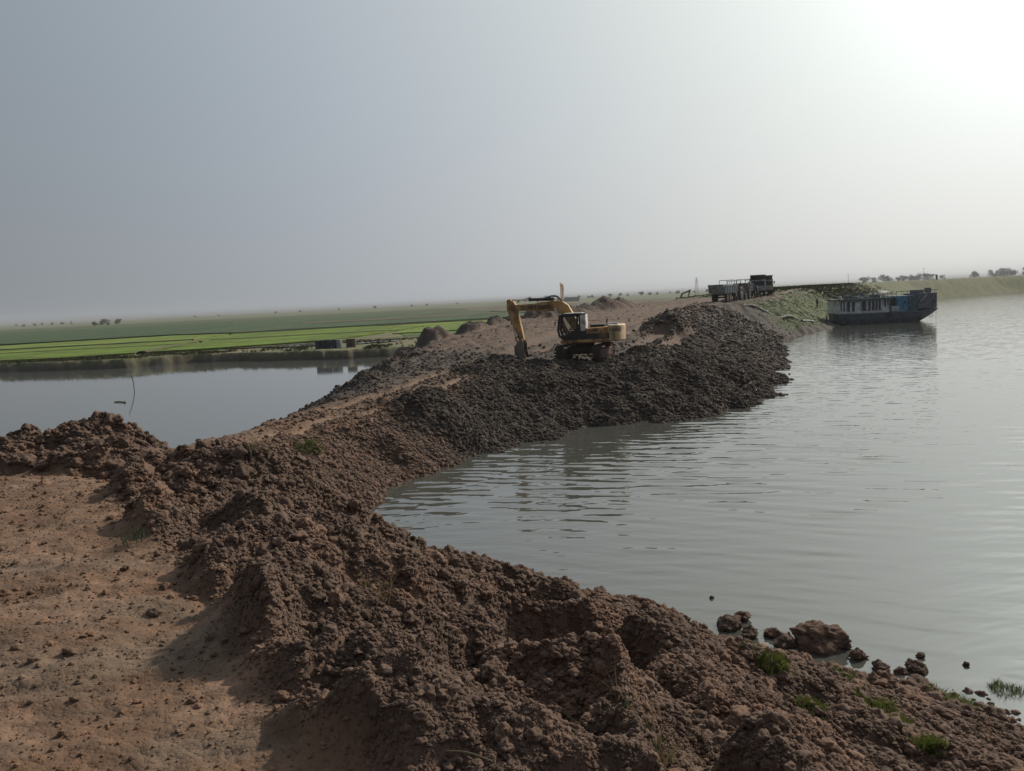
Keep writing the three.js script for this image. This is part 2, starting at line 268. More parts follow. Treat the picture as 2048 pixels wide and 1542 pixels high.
{
  const W = [], rnd = rng(5);
  for (let i = 0; i < 26; i++) { const lam = lerp(0.5, 1.7, rnd() * rnd()), th = 0.2 + (rnd() + rnd() - 1) * 0.45; W.push([Math.sin(th) * 6.283 / lam, Math.cos(th) * 6.283 / lam, rnd() * 6.283, 0.0031 * lam]); }
  const R = []; let r = 8; while (r < 75) { R.push(r); r += 0.11 + Math.max(0, r - 40) * 0.006; } while (r < 1600) { R.push(r); r *= 1.03; }
  const g = polarSheet(R, -24 * RAD, 62 * RAD, 330, (x, d, q) => {
    let s = 0; const calm = 0.35 + 0.65 * sstep(-0.35, 0.3, fbm(x * 0.09 + 5, d * 0.09, 3)), f = (1 - sstep(70, 130, q)) * calm * sstep(41, 33, d - Math.max(0, x - 6) * 2);
    const f2 = Math.max(f, calm * 0.6 * sstep(6, 12, x) * (1 - sstep(70, 130, q)));
    if (f2 > 0) for (const w of W) s += w[3] * Math.sin(w[0] * x + w[1] * d + w[2] + 0.6 * Math.sin(x * 0.3 + d * 0.17));
    const sk = x < -9 || (d > 175 && x < (d - 120) * 0.6 - 12) || (d > 50 && x < 8);
    return { y: s * f2, skip: sk };
  });
  const U = g.attributes.uv; for (let i = 0; i < U.count; i++) U.setXY(i, U.getX(i) * 1.6 / 18, U.getY(i) * 1.6 / 18);
  g.deleteAttribute('color');
  add(new THREE.Mesh(g, riverMat), 'river', 'wide grey-green river with fine ripples', null, null, 'structure');
}
{
  const g = new THREE.PlaneGeometry(190, 105, 1, 1); g.rotateX(-Math.PI / 2); g.translate(-104, 0.03, -70);
  const m = waterMat.clone(); m.roughness = 0.05; m.bumpMap = rippleTex.clone(); m.bumpMap.repeat.set(10, 5.8); m.bumpScale = 0.0025; m.ior = 1.8; m.color.setRGB(0.09, 0.095, 0.09);
  add(new THREE.Mesh(g, m), 'pond', 'still grey borrow pond behind the earth bank', null, null, 'structure');
}

// ---------------------------------------------------------------- fields
const cropTex = dataTex(512, (u, v) => { const k = 0.6 + 0.95 * (tfbm(u, v, 7, 51, 6) - 0.5) + 0.3 * (tnoise(u, v, 170, 9) - 0.5), q = 0.25 * (tfbm(u, v, 5, 81, 4) - 0.5); return [clamp(k + q), clamp(k * 1.02), clamp(k * 0.9 - q * 0.4)]; });
const cropBump = dataTex(512, (u, v) => { const k = 0.5 * tnoise(u, v, 128, 3) + 0.5 * tnoise(u, v, 256, 8); return [k, k, k]; });
function cropField(name, label, pts, y, h, col) { // pts: x, d outline; a slab of standing crop with an uneven top
  const fine = []; pts.forEach(([x, d], i) => { const [x2, d2] = pts[(i + 1) % pts.length], L = Math.hypot(x2 - x, d2 - d), n = Math.ceil(L / 3); for (let k = 0; k < n; k++) { const t = k / n, px = lerp(x, x2, t), pd = lerp(d, d2, t), a = 0.006 * pd; fine.push(new THREE.Vector2(px + a * fbm(px * 0.2, pd * 0.2, 3), pd + a * 1.3 * fbm(px * 0.16 + 30, pd * 0.16, 4))); } });
  const s = new THREE.Shape(fine);
  const g = new THREE.ExtrudeGeometry(s, { depth: h, bevelEnabled: false, steps: 1 }); g.rotateX(-Math.PI / 2); g.translate(0, y, 0);
  const P = g.attributes.position, U = g.attributes.uv; for (let i = 0; i < U.count; i++) U.setXY(i, P.getX(i) / 24, P.getZ(i) / 24 + P.getY(i) / 7);
  const o = new THREE.Mesh(g, new THREE.MeshStandardMaterial({ color: lin(col[0] * 1.6, col[1] * 1.6, col[2] * 1.6), roughness: 1, map: cropTex, bumpMap: cropBump, bumpScale: 0.25 }));
  return add(o, name, label, 'field', null);
}
const LG = [0.112, 0.168, 0.015], LG2 = [0.14, 0.195, 0.028], DG = [0.045, 0.078, 0.032], DG2 = [0.052, 0.085, 0.04], BR = [0.12, 0.1, 0.075];
cropField('rice_field', 'bright green rice field nearest the pond at the left edge', [[-150, 121], [-84, 117], [-66, 116.5], [-58, 120], [-60, 150], [-68, 166], [-118, 158], [-170, 152]], 1.0, 0.55, LG);
cropField('rice_field', 'bright green rice strip between pond field and dark crop on the left', [[-172, 153.4], [-119, 159.4], [-68, 167.2], [-71, 198], [-90, 209], [-132, 191], [-192, 181]], 1.0, 0.6, LG2);
cropField('rice_field', 'bright green rice field behind the drums', [[-56, 121], [-46, 124], [-38, 128], [-31, 134], [-25, 160], [-21, 186], [-36, 209], [-70, 199], [-67, 167], [-59.4, 150]], 1.0, 0.55, LG);
cropField('rice_field', 'pale green rice field left of the excavator boom', [[-23, 150], [-10, 152], [4, 160], [14, 176], [20, 206], [-6, 216], [-34, 208], [-20, 186]], 1.0, 0.5, LG2);
cropField('rice_field', 'small green rice plot seen under the excavator boom', [[-18, 138], [-8, 136], [2, 142], [8, 154], [-9, 150], [-21, 148]], 1.0, 0.35, [0.1, 0.155, 0.035]);
cropField('crop_field', 'dark green tall crop beyond the bright rice at far left', [[-420, 196], [-192, 181], [-133, 191], [-90, 209], [-106, 300], [-152, 424], [-520, 424]], 0.9, 1.05, DG);
cropField('crop_field', 'dark green tall crop beyond the drums', [[-91, 209], [-70, 199], [-36, 210], [-6, 219], [16, 236], [-6, 345], [-58, 398], [-156, 428], [-109, 300]], 0.9, 1.0, DG2);
cropField('crop_field', 'dark green crop strip behind the rutted haul road', [[12, 238], [36, 215], [64, 236], [96, 290], [110, 380], [-8, 336]], 0.9, 1.2, [0.045, 0.075, 0.04]);
cropField('crop_field', 'grey-green hazy crop belt near the left horizon', [[-600, 422], [-160, 426], [-60, 396], [-10, 350], [-50, 640], [-700, 640]], 0.8, 1.0, [0.07, 0.09, 0.045]);
cropField('ploughed_field', 'brown ploughed field in the middle distance', [[-12, 348], [110, 384], [150, 470], [120, 640], [-55, 640], [-18, 420]], 0.8, 0.6, BR);

for (const [label, a, b, w] of [['earth bund between the two bright rice fields at far left', [-172, 152.8], [-68, 166.8], 0.9], ['earth bund across the bright rice nearest the pond', [-128, 138], [-60, 148], 0.5], ['earth bund along the right side of the leftmost rice', [-57.5, 121], [-66, 167], 0.8], ['earth bund across the rice behind the drums', [-62, 160], [-25, 165], 0.6], ['earth bund along the dark crop edge behind the rice', [-71, 199], [-6, 217], 0.8]]) {
  const pts = [], n = 40; for (let i = 0; i <= n; i++) { const t = i / n, x = lerp(a[0], b[0], t), d = lerp(a[1], b[1], t); pts.push([x, 1.45 + 0.12 * fbm(x * 0.7, d * 0.7, 3), -(d + 0.9 * fbm(x * 0.15, 4, 3))]); }
  const g = tube(pts, w, 60, 7); g.scale(1, 1, 1); const P = g.attributes.position; for (let i = 0; i < P.count; i++) P.setY(i, 1.5 + (P.getY(i) - 1.5) * 0.32);
  add(new THREE.Mesh(g, mat(0.085, 0.08, 0.035, 1)), 'field_bund', label, 'bund', 'earth bunds between the rice fields');
}
cropField('fallow_field', 'brown fallow strip in front of the small rice plot', [[-44, 121.5], [-30, 124], [-18, 128], [-10, 134], [-20, 136], [-31, 131]], 1.0, 0.38, [0.12, 0.1, 0.055]);
cropField('ploughed_field', 'dull brown strip at the right end of the dark crop', [[-70, 262], [-20, 268], [2, 300], [-4, 318], [-78, 292]], 1.0, 0.98, [0.1, 0.088, 0.055]);
// shallow puddles at the field edge
for (const [label, pts] of [['long shallow puddle left of the dark drums', [[-37, 119.5], [-33, 121], [-29.5, 121.3], [-28, 120], [-30, 118.6], [-34, 118.3]]], ['long shallow puddle right of the brown drums', [[-24.8, 117.5], [-22, 120.3], [-19, 121.6], [-16.8, 121.4], [-18.5, 119.5], [-22, 117.6]]]]) {
  const s = new THREE.Shape(); s.setFromPoints(new THREE.SplineCurve([...pts, pts[0]].map(([x, d]) => new THREE.Vector2(x, d))).getPoints(40));
  const g = new THREE.ShapeGeometry(s); g.rotateX(-Math.PI / 2); g.translate(0, 1.42, 0);
  add(new THREE.Mesh(g, waterMat), 'puddle', label, null, null, 'structure');
}
console.log('land');
// ---------------------------------------------------------------- clods of earth
const groundAt = (x, d) => ground(x, d).y;
function n3(x, y, z) { return (vnoise(x + 11, y) + vnoise(y + 37, z) + vnoise(z + 71, x)) / 3; }
function clodGeo(seed, detail, rough = 1) {
  const rnd = rng(seed), o = rnd() * 90;
  let g = new THREE.IcosahedronGeometry(0.5, detail); g.deleteAttribute('uv'); g.deleteAttribute('normal'); g = mergeVertices(g, 1e-4);
  const P = g.attributes.position, cuts = [0, 1, 2, 3, 4].map(() => [new THREE.Vector3(rnd() - 0.5, rnd() - 0.4, rnd() - 0.5).normalize(), 0.3 + 0.16 * rnd()]), v = new THREE.Vector3();
  const sx = 0.85 + 0.45 * rnd(), sy = 0.62 + 0.25 * rnd(), sz = 0.8 + 0.4 * rnd(), U = new Float32Array(P.count * 2);
  for (let i = 0; i < P.count; i++) {
    v.fromBufferAttribute(P, i); U[i * 2] = v.x * 0.5 + v.z * 0.23 + o; U[i * 2 + 1] = v.y * 0.5 + v.z * 0.41;
    for (const [n, h] of cuts) { const q = v.dot(n); if (q > h) v.addScaledVector(n, (h - q) * 0.8); }
    const k = 1 + rough * (0.8 * (n3(v.x * 3.6 + o, v.y * 3.6, v.z * 3.6 + o) - 0.5) + 0.75 * (n3(v.x * 8.3, v.y * 8.3 + o, v.z * 8.3) - 0.5) + (detail > 5 ? (detail > 12 ? 0.3 : 0.5) * (n3(v.x * 19, v.y * 19 + o, v.z * 19) - 0.5) : 0) + (detail > 12 ? 0.16 * (n3(v.x * 37 + o, v.y * 37, v.z * 37) - 0.5) : 0));
    v.multiplyScalar(k); P.setXYZ(i, v.x * sx, v.y * sy, v.z * sz);
  }
  g.setAttribute('uv', new THREE.BufferAttribute(U, 2)); g.computeVertexNormals(); return g;
}
const clodGeos = [1, 2, 3, 4, 5, 6].map((k) => clodGeo(k * 13, 4, 1.15)), clodFine = [7, 8, 9, 10].map((k) => clodGeo(k * 13, 9));
const clodMat = new THREE.MeshStandardMaterial({ color: lin(1.75, 1.75, 1.75), roughness: 0.97, map: soilGrain });
const toneMats = [0.8, 1, 1.15, 1.3].flatMap((k, i) => [[0.082, 0.053, 0.04], [0.096, 0.058, 0.041]].map((c) => { const m = clodMat.clone(); m.color.setRGB(c[0] * k * 1.75, c[1] * k * 1.75, c[2] * k * 1.75); return m; }));
{
  const rnd = rng(4242), list = [], gauss = () => (rnd() + rnd() + rnd() + rnd() - 2) * 1.7;
  const N = 900000;
  for (let i = 0; i < N; i++) {
    const r = Math.exp(lerp(Math.log(1.7), Math.log(118), Math.pow(rnd(), 0.9))), a = lerp(-46, 44, rnd()) * RAD, x = Math.sin(a) * r, d = Math.cos(a) * r;
    if (r > 30 && d > 60 && rnd() < 0.3) continue;
    const g = ground(x, d); if (g.y < -0.25 || (g.y < 0.02 && rnd() < 0.6)) continue;
    const patch = sstep(-0.3, 0.3, fbm(x * 0.7 + 11, d * 0.7, 3) * (r < 20 ? 1 : 0.4));
    const keep = (1 - g.grass) * (1 - g.field) * (0.42 + 0.58 * g.loose) * (1 - (d < 12 ? 0.35 : 0.6) * g.packed) * (0.5 + 0.5 * patch) * (g.sd < 0.3 && d > 20 ? (g.heap > 0.1 ? 0.8 : d > 52 ? 0.2 : 0.4 * (1 - 0.85 * g.packed)) : d > 66 ? 0.5 : 1);
    if (rnd() > keep) continue;
    let s = 0.0058 * Math.pow(r, 0.8) * Math.exp(0.78 * gauss()) * (1 + 0.35 * sstep(25, 45, r));
    if (g.packed > 0.5) s *= d < 12 ? 0.52 : 0.45;
    if (r < 26 && g.y < 1.0) s *= 1.7;
    if (d > 60) s *= 0.6;
    if (r < 26) s *= 0.72; else s *= 0.62;
    if (rnd() < 0.55) s *= 0.5;
    s = Math.min(s, r < 12 ? 0.24 : r < 26 ? 0.4 : 0.24, 0.035 * r);
    list.push([x, d, g, s, s / r]);
  }
  for (let i = 0; i < 800000; i++) {
    const r = Math.exp(lerp(Math.log(2.4), Math.log(108), Math.pow(rnd(), 0.8))), a = lerp(-42, 42, rnd()) * RAD, x = Math.sin(a) * r, d = Math.cos(a) * r, g = ground(x, d);
    if (g.y < -0.1 || (!g.river && r > 26) || (r > 26 && g.sd < -2.5) || rnd() > (1 - g.grass) * g.loose * (1 - 0.9 * g.packed) * (g.sd < 0 && r > 26 ? 0.5 : 1)) continue;
    const s = (r < 26 ? 0.0028 : 0.0024) * r * (r > 75 ? 0.85 : 1) * Math.exp(0.45 * gauss()); list.push([x, d, g, s, s / r]);
  }
  for (let i = 0; i < 60000; i++) { // clods rolled down to the near waterline
    const x = lerp(-4, 9, rnd()), d = lerp(10.5, 25, rnd()), g = ground(x, d), r = Math.hypot(x, d); if (g.y < -0.3 || g.y > 0.45 || rnd() > (g.y < 0 ? 0.12 : 0.3)) continue;
    const s = 0.07 * Math.exp(0.55 * gauss()); g.y = Math.max(g.y, -0.25 * s); list.push([x, d, g, s, s / r]);
  }
  list.sort((p, q) => q[4] - p[4]);
  const q = new THREE.Quaternion(), e = new THREE.Euler(), m = new THREE.Matrix4(), sc = new THREE.Vector3(), ps = new THREE.Vector3();
  const pose = ([x, d, g, s]) => { e.set((rnd() - 0.5) * 1.1, rnd() * 6.28, (rnd() - 0.5) * 1.1); q.setFromEuler(e); const flat = d > 60 ? 0.7 : 1; sc.set(s, s * (0.8 + 0.4 * rnd()) * flat, s); ps.set(x, g.y + s * (d > 60 ? -0.02 : d > 28 ? 0.06 : 0.12), -d); return m.compose(ps, q, sc); };
  const big = list.filter((p) => p[1] < 26).slice(0, 290), bigSet = new Set(big);
  big.forEach((p, i) => { const o = part(bank, i ? `clod_${String(i).padStart(3, '0')}` : 'clod', clodFine[i % 4], toneMats[Math.floor(rnd() * toneMats.length)]); pose(p).decompose(o.position, o.quaternion, o.scale); });
  const rest = list.filter((p) => !bigSet.has(p)), col = new THREE.Color();
  clodGeos.forEach((g, k) => {
    const mine = rest.filter((_, i) => i % clodGeos.length === k), im = new THREE.InstancedMesh(g, clodMat, mine.length);
    mine.forEach((p, i) => { im.setMatrixAt(i, pose(p)); const c = soil(p[0], p[1], p[2]), t = 0.8 + 0.45 * rnd(); im.setColorAt(i, col.setRGB(c[0] * t, c[1] * t, c[2] * t)); });
    im.name = k ? `earth_crumbs_${String(k).padStart(3, '0')}` : 'earth_crumbs'; im.userData.kind = 'stuff'; im.castShadow = im.receiveShadow = true; bank.add(im);
  });
  console.log('clods', list.length);
}
// ---------------------------------------------------------------- shared materials and fonts
const font = await new FontLoader().loadAsync('fonts/droid/droid_sans_bold.typeface.json');
const wearTex = dataTex(256, (u, v) => { const n = tfbm(u, v, 6, 91, 5), k = 0.76 + 0.5 * (n - 0.5), q = sstep(0.54, 0.68, tfbm(u, v, 9, 63, 5)); return [k * lerp(1, 0.55, q), k * lerp(1, 0.5, q), k * lerp(1, 0.5, q)]; }, false);
const worn = (r, g, b, rough, o = {}) => mat(r * 1.25, g * 1.25, b * 1.25, rough, { map: wearTex, ...o });
const M = {
  yellow: worn(0.5, 0.29, 0.115, 0.6), yellowD: worn(0.34, 0.19, 0.08, 0.65), cream: worn(0.55, 0.4, 0.22, 0.5), black: mat(0.018, 0.019, 0.021, 0.55), rubber: mat(0.05, 0.048, 0.046, 0.9), steel: worn(0.2, 0.18, 0.16, 0.45, { metalness: 0.5 }), chrome: mat(0.6, 0.6, 0.6, 0.2, { metalness: 0.9 }),
  rust: worn(0.13, 0.07, 0.045, 0.85), mud: mat(0.06, 0.048, 0.04, 0.95), white: worn(0.66, 0.65, 0.62, 0.6), glass: new THREE.MeshPhysicalMaterial({ color: lin(0.75, 0.82, 0.85), transmission: 1, thickness: 0, roughness: 0.05, ior: 1.5 }), seat: mat(0.03, 0.03, 0.035, 0.9), stripe: mat(0.035, 0.035, 0.038, 0.6),
};
const uvBox = (g) => { // uv in metres from position, so wear keeps its size
  const P = g.attributes.position, U = new Float32Array(P.count * 2); for (let i = 0; i < P.count; i++) { U[i * 2] = (P.getX(i) + P.getZ(i) * 0.7) / 2.5; U[i * 2 + 1] = (P.getY(i) + P.getZ(i) * 0.3) / 2.5; } g.setAttribute('uv', new THREE.BufferAttribute(U, 2)); return g;
};
const mg = (...l) => uvBox(merge(l.flat()));
const word = (text, size, depth = 0.012) => { const g = new TextGeometry(text, { font, size, depth, curveSegments: 3, bevelEnabled: false }); g.computeBoundingBox(); return g; };

// ---------------------------------------------------------------- the excavator on the mound
{
  const root = new THREE.Group(); const X0 = 4.85, D0 = 50; root.position.set(X0, 2.92, -D0);
  const HT = 165 * RAD, TT = 70 * RAD; // turn of the upper works and of the tracks
  const H = (name, geo, m, label, parent = root) => { const o = part(parent, name, geo, m, label); if (parent === root) o.rotation.y = HT; return o; };
  // tracks: axis along x before turning
  for (const sgn of [-1, 1]) {
    const z = sgn * 1.2, loop = []; const L = 1.6, R = 0.44;
    for (let i = 0; i <= 12; i++) { const a = -Math.PI / 2 + Math.PI * i / 12; loop.push([L + R * Math.cos(a), R + R * Math.sin(a)]); }
    for (let i = 0; i <= 12; i++) { const a = Math.PI / 2 + Math.PI * i / 12; loop.push([-L + R * Math.cos(a), R + R * Math.sin(a)]); }
    const frame = slab([[-1.5, 0.2], [1.5, 0.2], [1.6, 0.44], [1.4, 0.66], [-1.4, 0.66], [-1.6, 0.44]], z - 0.22, z + 0.22, 0.03);
    const t = part(root, 'track', mg(frame, [-1.6, 1.6].flatMap((q) => [bar([q, R, z - 0.2], [q, R, z + 0.2], 0.36, 0.36, 20), bar([q, R, z - 0.26], [q, R, z + 0.26], 0.14, 0.14, 12)]), [-1.1, -0.7, -0.3, 0.1, 0.5, 0.9].map((q) => bar([q, 0.17, z - 0.24], [q, 0.17, z + 0.24], 0.11, 0.11, 10))), M.rust); t.rotation.y = TT;
    const shoes = []; const per = 4 * L + 2 * Math.PI * R, ns = 46;
    for (let i = 0; i < ns; i++) {
      let q = per * i / ns, x, y, a;
      if (q < 2 * L) { x = -L + q; y = 0; a = 0; } else if ((q -= 2 * L) < Math.PI * R) { const b = q / R; x = L + R * Math.sin(b); y = R - R * Math.cos(b); a = b; } else if ((q -= Math.PI * R) < 2 * L) { x = L - q; y = 2 * R; a = Math.PI; } else { const b = (q - 2 * L) / R; x = -L - R * Math.sin(b); y = R + R * Math.cos(b); a = Math.PI + b; }
      shoes.push(bx(0.125, 0.045, 0.6, x, y, z, 0, 0, a), bx(0.02, 0.05, 0.6, x + Math.sin(a) * 0.04, y - Math.cos(a) * 0.04, z, 0, 0, a));
    }
    part(t, 'track_shoes', mg(shoes), M.mud);
  }
  const uc = part(root, 'undercarriage', mg(bx(1.7, 0.42, 1.9, 0, 0.62, 0, 0, 0, 0, 0.06), bar([0, 0.8, 0], [0, 1.06, 0], 0.62, 0.62, 24), bx(0.5, 0.3, 2.3, -0.5, 0.5, 0), bx(0.5, 0.3, 2.3, 0.5, 0.5, 0)), M.mud); uc.rotation.y = TT;
  // upper works: x forward, z to the machine's right
  const deck = H('house', mg(slab([[-1.75, 1.08], [1.35, 1.08], [1.35, 1.3], [-0.3, 1.34], [-0.3, 2.0], [-1.75, 2.06]], -1.33, -0.55, 0.04), slab([[-1.75, 1.08], [1.2, 1.08], [1.2, 1.75], [0.9, 1.8], [-1.75, 2.06]], 0.55, 1.33, 0.04), bx(2.9, 0.24, 1.2, -0.2, 1.2, 0), bx(1.4, 0.9, 1.2, -1.05, 1.6, 0)), M.yellow, 'yellow engine house with dark side band');
  H('side_band', mg(bx(2.3, 0.34, 0.02, -0.62, 1.5, -1.342)), M.stripe, null, deck);
  H('panel_seam', mg(bx(0.02, 0.62, 0.012, -1.0, 1.68, -1.337), bx(0.02, 0.62, 0.012, -0.32, 1.68, -1.337), bx(2.4, 0.03, 0.02, -0.6, 1.12, -1.345)), M.black, null, deck);
  const w1 = word('S280', 0.2); w1.rotateY(Math.PI); w1.translate(-0.5, 1.76, -1.336); H('lettering', w1, M.black, null, deck);
  const cw = []; { const s = new THREE.Shape(); s.moveTo(-1.72, -1.35); s.lineTo(-2.1, -1.35); s.bezierCurveTo(-2.45, -1.3, -2.62, -0.8, -2.62, 0); s.bezierCurveTo(-2.62, 0.8, -2.45, 1.3, -2.1, 1.35); s.lineTo(-1.72, 1.35); const g = new THREE.ExtrudeGeometry(s, { depth: 0.86, bevelEnabled: true, bevelSize: 0.07, bevelThickness: 0.07, bevelSegments: 4, bevelOffset: -0.07 }); g.rotateX(-Math.PI / 2); g.scale(1, 1, -1); g.translate(0, 1.22, 0); const I = g; cw.push(I); }
  const cwg = mg(cw); { const p = cwg.attributes.position; for (let i = 0; i < p.count; i += 3) { for (let k = 0; k < 3; k++) { const a = p.array[(i + 1) * 3 + k]; p.array[(i + 1) * 3 + k] = p.array[(i + 2) * 3 + k]; p.array[(i + 2) * 3 + k] = a; } } cwg.computeVertexNormals(); }
  const cwm = H('counterweight', cwg, M.cream, 'cream counterweight rounded at the back');
  const w2 = word('LS280', 0.2); w2.rotateY(Math.PI); w2.translate(-1.78, 1.78, -1.36); H('lettering', w2, M.black, null, cwm);
  for (let i = 0; i < 7; i++) H('grille_slat', mg(bx(0.5, 0.025, 0.02, -1.38, 1.42 + i * 0.05, -1.355)), M.yellowD, null, deck);
  H('mirror', mg(bx(0.04, 0.28, 0.16, 1.62, 2.35, -1.48), bar([1.45, 2.5, -1.36], [1.62, 2.42, -1.48], 0.015)), M.black, null, root);
  H('step', mg(bx(0.5, 0.05, 0.14, 0.7, 1.02, -1.4), bar([0.5, 1.02, -1.38], [0.5, 1.25, -1.36], 0.015), bar([0.9, 1.02, -1.38], [0.9, 1.25, -1.36], 0.015)), M.black, null, root);
  H('hood', mg(bx(0.95, 0.16, 1.3, -0.95, 2.12, -0.1, 0, 0, 0, 0.03)), M.black);
  H('muffler', mg(bar([-1.5, 2.16, 0.1], [-2.15, 2.16, 0.1], 0.11, 0.11, 14), bx(0.6, 0.1, 1.0, -1.85, 2.1, 0)), M.white);
  H('exhaust_pipe', tube([[-1.42, 2.05, 0.35], [-1.42, 2.35, 0.35], [-1.46, 2.48, 0.35]], 0.05), M.black);
  H('handrail', mg(tube([[0.9, 1.8, 1.25], [0.9, 2.3, 1.25], [-0.2, 2.4, 1.25], [-0.9, 2.35, 1.25], [-1.0, 2.05, 1.25]], 0.02)), M.yellowD);
  // cab on the left front
  const zc0 = -1.36, zc1 = -0.38;
  const prof = [[-0.28, 1.34], [1.1, 1.28], [1.44, 1.52], [1.52, 1.9], [1.38, 2.82], [1.25, 2.93], [-0.1, 2.93], [-0.28, 2.86]];
  const cabParts = []; const side = (z, hole) => { const s = new THREE.Shape(prof.map((p) => new THREE.Vector2(...p))); for (const h of hole) s.holes.push(new THREE.Path(h.map((p) => new THREE.Vector2(...p)))); const g = new THREE.ExtrudeGeometry(s, { depth: 0.05, bevelEnabled: false }); g.translate(0, 0, z); return g; };
  const door = [[0.28, 1.98], [0.28, 2.76], [1.26, 2.76], [1.4, 1.92], [1.32, 1.6], [1.1, 1.5]], rearWin = [[-0.16, 2.05], [-0.16, 2.76], [0.16, 2.76], [0.16, 2.05]];
  cabParts.push(side(zc0, [door, rearWin]), side(zc1 - 0.05, [door, rearWin]), bx(1.3, 0.06, 0.96, 0.58, 2.92, -0.87), bx(0.06, 0.8, 0.9, -0.26, 1.72, -0.87), bx(1.4, 0.1, 0.9, 0.45, 1.33, -0.87), bar([1.5, 1.9, zc0 + 0.03], [1.36, 2.88, zc0 + 0.03], 0.04), bar([1.5, 1.9, zc1 - 0.03], [1.36, 2.88, zc1 - 0.03], 0.04));
  const cab = H('cab', mg(cabParts), M.black, 'dark framed operator cab');
  H('rear_panel', mg(bx(0.3, 1.0, 0.02, -0.13, 2.36, zc0 - 0.012), bx(0.02, 0.95, 0.9, -0.3, 2.42, -0.87), bx(1.2, 0.05, 0.94, 0.5, 2.97, -0.87, 0, 0, 0, 0.02)), M.white, null, cab);
  const pane = (pts, z) => { const s = new THREE.ShapeGeometry(new THREE.Shape(pts.map((p) => new THREE.Vector2(...p)))); s.translate(0, 0, z); return s; };
  H('window', pane(door, zc0 + 0.025), M.glass, null, cab); H('window', pane(door, zc1 - 0.02), M.glass, null, cab);
  H('windscreen', bx(0.01, 1.05, 0.86, 1.43, 2.38, -0.87, 0, 0, 0.14), M.glass, null, cab);
  H('seat', mg(bx(0.5, 0.14, 0.5, 0.35, 1.75, -0.87, 0, 0, 0, 0.04), bx(0.14, 0.7, 0.48, 0.08, 2.1, -0.87, 0, 0, 0.15, 0.05), bx(0.3, 0.3, 0.3, 0.35, 1.55, -0.87), bar([0.95, 1.4, -0.8], [0.8, 2.05, -0.8], 0.025), bx(0.5, 0.06, 0.06, 0.55, 1.95, -1.14)), M.seat, null, cab);
  H('door_bar', mg(bx(1.0, 0.06, 0.03, 0.85, 1.83, zc0 - 0.02), bx(0.05, 0.9, 0.03, 0.62, 2.3, zc0 - 0.01)), M.black, null, cab);
  // boom, arm, bucket
  const zb = 0.08;
  const boom = H('boom', mg(slab([[0.12, 1.72], [0.42, 1.6], [0.7, 1.85], [1.35, 2.85], [1.9, 3.16], [3.2, 3.2], [4.6, 3.28], [4.82, 3.45], [4.7, 3.66], [3.3, 3.68], [2.1, 3.82], [1.4, 3.78], [1.0, 3.5], [0.45, 2.5]], zb - 0.24, zb + 0.24, 0.03), bar([4.62, 3.47, zb - 0.34], [4.62, 3.47, zb + 0.34], 0.1), bar([2.0, 3.9, zb - 0.12], [2.0, 3.9, zb + 0.12], 0.1)), M.yellow, 'cranked yellow boom');
  const w3 = word('SUMITOMO', 0.26); w3.rotateY(Math.PI); w3.translate(4.15, 3.31, zb - 0.242); H('lettering', w3, M.black, null, boom);
  H('arm', mg(slab([[5.08, 3.98], [4.86, 4.06], [4.56, 3.78], [4.36, 3.45], [4.3, 2.9], [4.02, 1.35], [4.12, 1.2], [4.34, 1.24], [4.84, 2.6], [5.1, 3.45]], zb - 0.2, zb + 0.2, 0.025), bar([4.17, 1.33, zb - 0.3], [4.17, 1.33, zb + 0.3], 0.09)), M.yellow, 'yellow arm hanging down to the soil');
  const cyl = (name, a, b, r, k, z) => { const A = [a[0], a[1], z], B = [b[0], b[1], z], q = [lerp(a[0], b[0], k), lerp(a[1], b[1], k), z]; const o = H(name, mg(bar(A, q, r, r, 14), bar([A[0], A[1], z - 0.12], [A[0], A[1], z + 0.12], r * 1.1)), name === 'boom_cylinder' ? M.yellowD : M.black); H('rod', mg(bar(q, B, r * 0.55, r * 0.55, 12)), M.chrome, null, o); return o; };
  cyl('boom_cylinder', [1.05, 1.45], [1.85, 3.35], 0.1, 0.6, zb - 0.36); cyl('boom_cylinder', [1.05, 1.45], [1.85, 3.35], 0.1, 0.6, zb + 0.36);
  cyl('arm_cylinder', [2.0, 3.92], [4.96, 3.98], 0.1, 0.55, zb);
  cyl('bucket_cylinder', [5.02, 3.5], [4.62, 1.5], 0.075, 0.55, zb);
  H('hose', mg(tube([[2.55, 3.95, zb - 0.08], [2.2, 4.12, zb - 0.08], [1.75, 4.12, zb - 0.08], [1.35, 3.75, zb - 0.1], [1.0, 3.3, zb - 0.15]], 0.03)), M.black); H('hose', mg(tube([[2.55, 3.95, zb + 0.08], [2.2, 4.06, zb + 0.08], [1.75, 4.05, zb + 0.08], [1.4, 3.7, zb + 0.1]], 0.03)), M.black);
  H('link', mg(bar([4.62, 1.5, zb - 0.24], [4.3, 1.62, zb - 0.24], 0.045), bar([4.62, 1.5, zb + 0.24], [4.3, 1.62, zb + 0.24], 0.045), bar([4.62, 1.5, zb - 0.12], [4.45, 1.1, zb - 0.12], 0.05)), M.steel);
  const bp = [[4.1, 1.36], [4.4, 1.2], [4.62, 0.85], [4.6, 0.45], [4.32, 0.18], [3.85, 0.1]], plates = [-0.5, 0.47].map((z) => slab([...bp, [3.98, 0.55], [4.0, 1.1]], zb + z, zb + z + 0.03, 0));
  for (let i = 0; i < bp.length - 1; i++) { const [ax, ay] = bp[i], [qx, qy] = bp[i + 1]; plates.push(bx(Math.hypot(qx - ax, qy - ay) + 0.02, 0.04, 0.96, (ax + qx) / 2, (ay + qy) / 2, zb, 0, 0, Math.atan2(qy - ay, qx - ax))); }
  const bucket = H('bucket', mg(plates), M.steel, 'dark steel bucket resting on the soil');
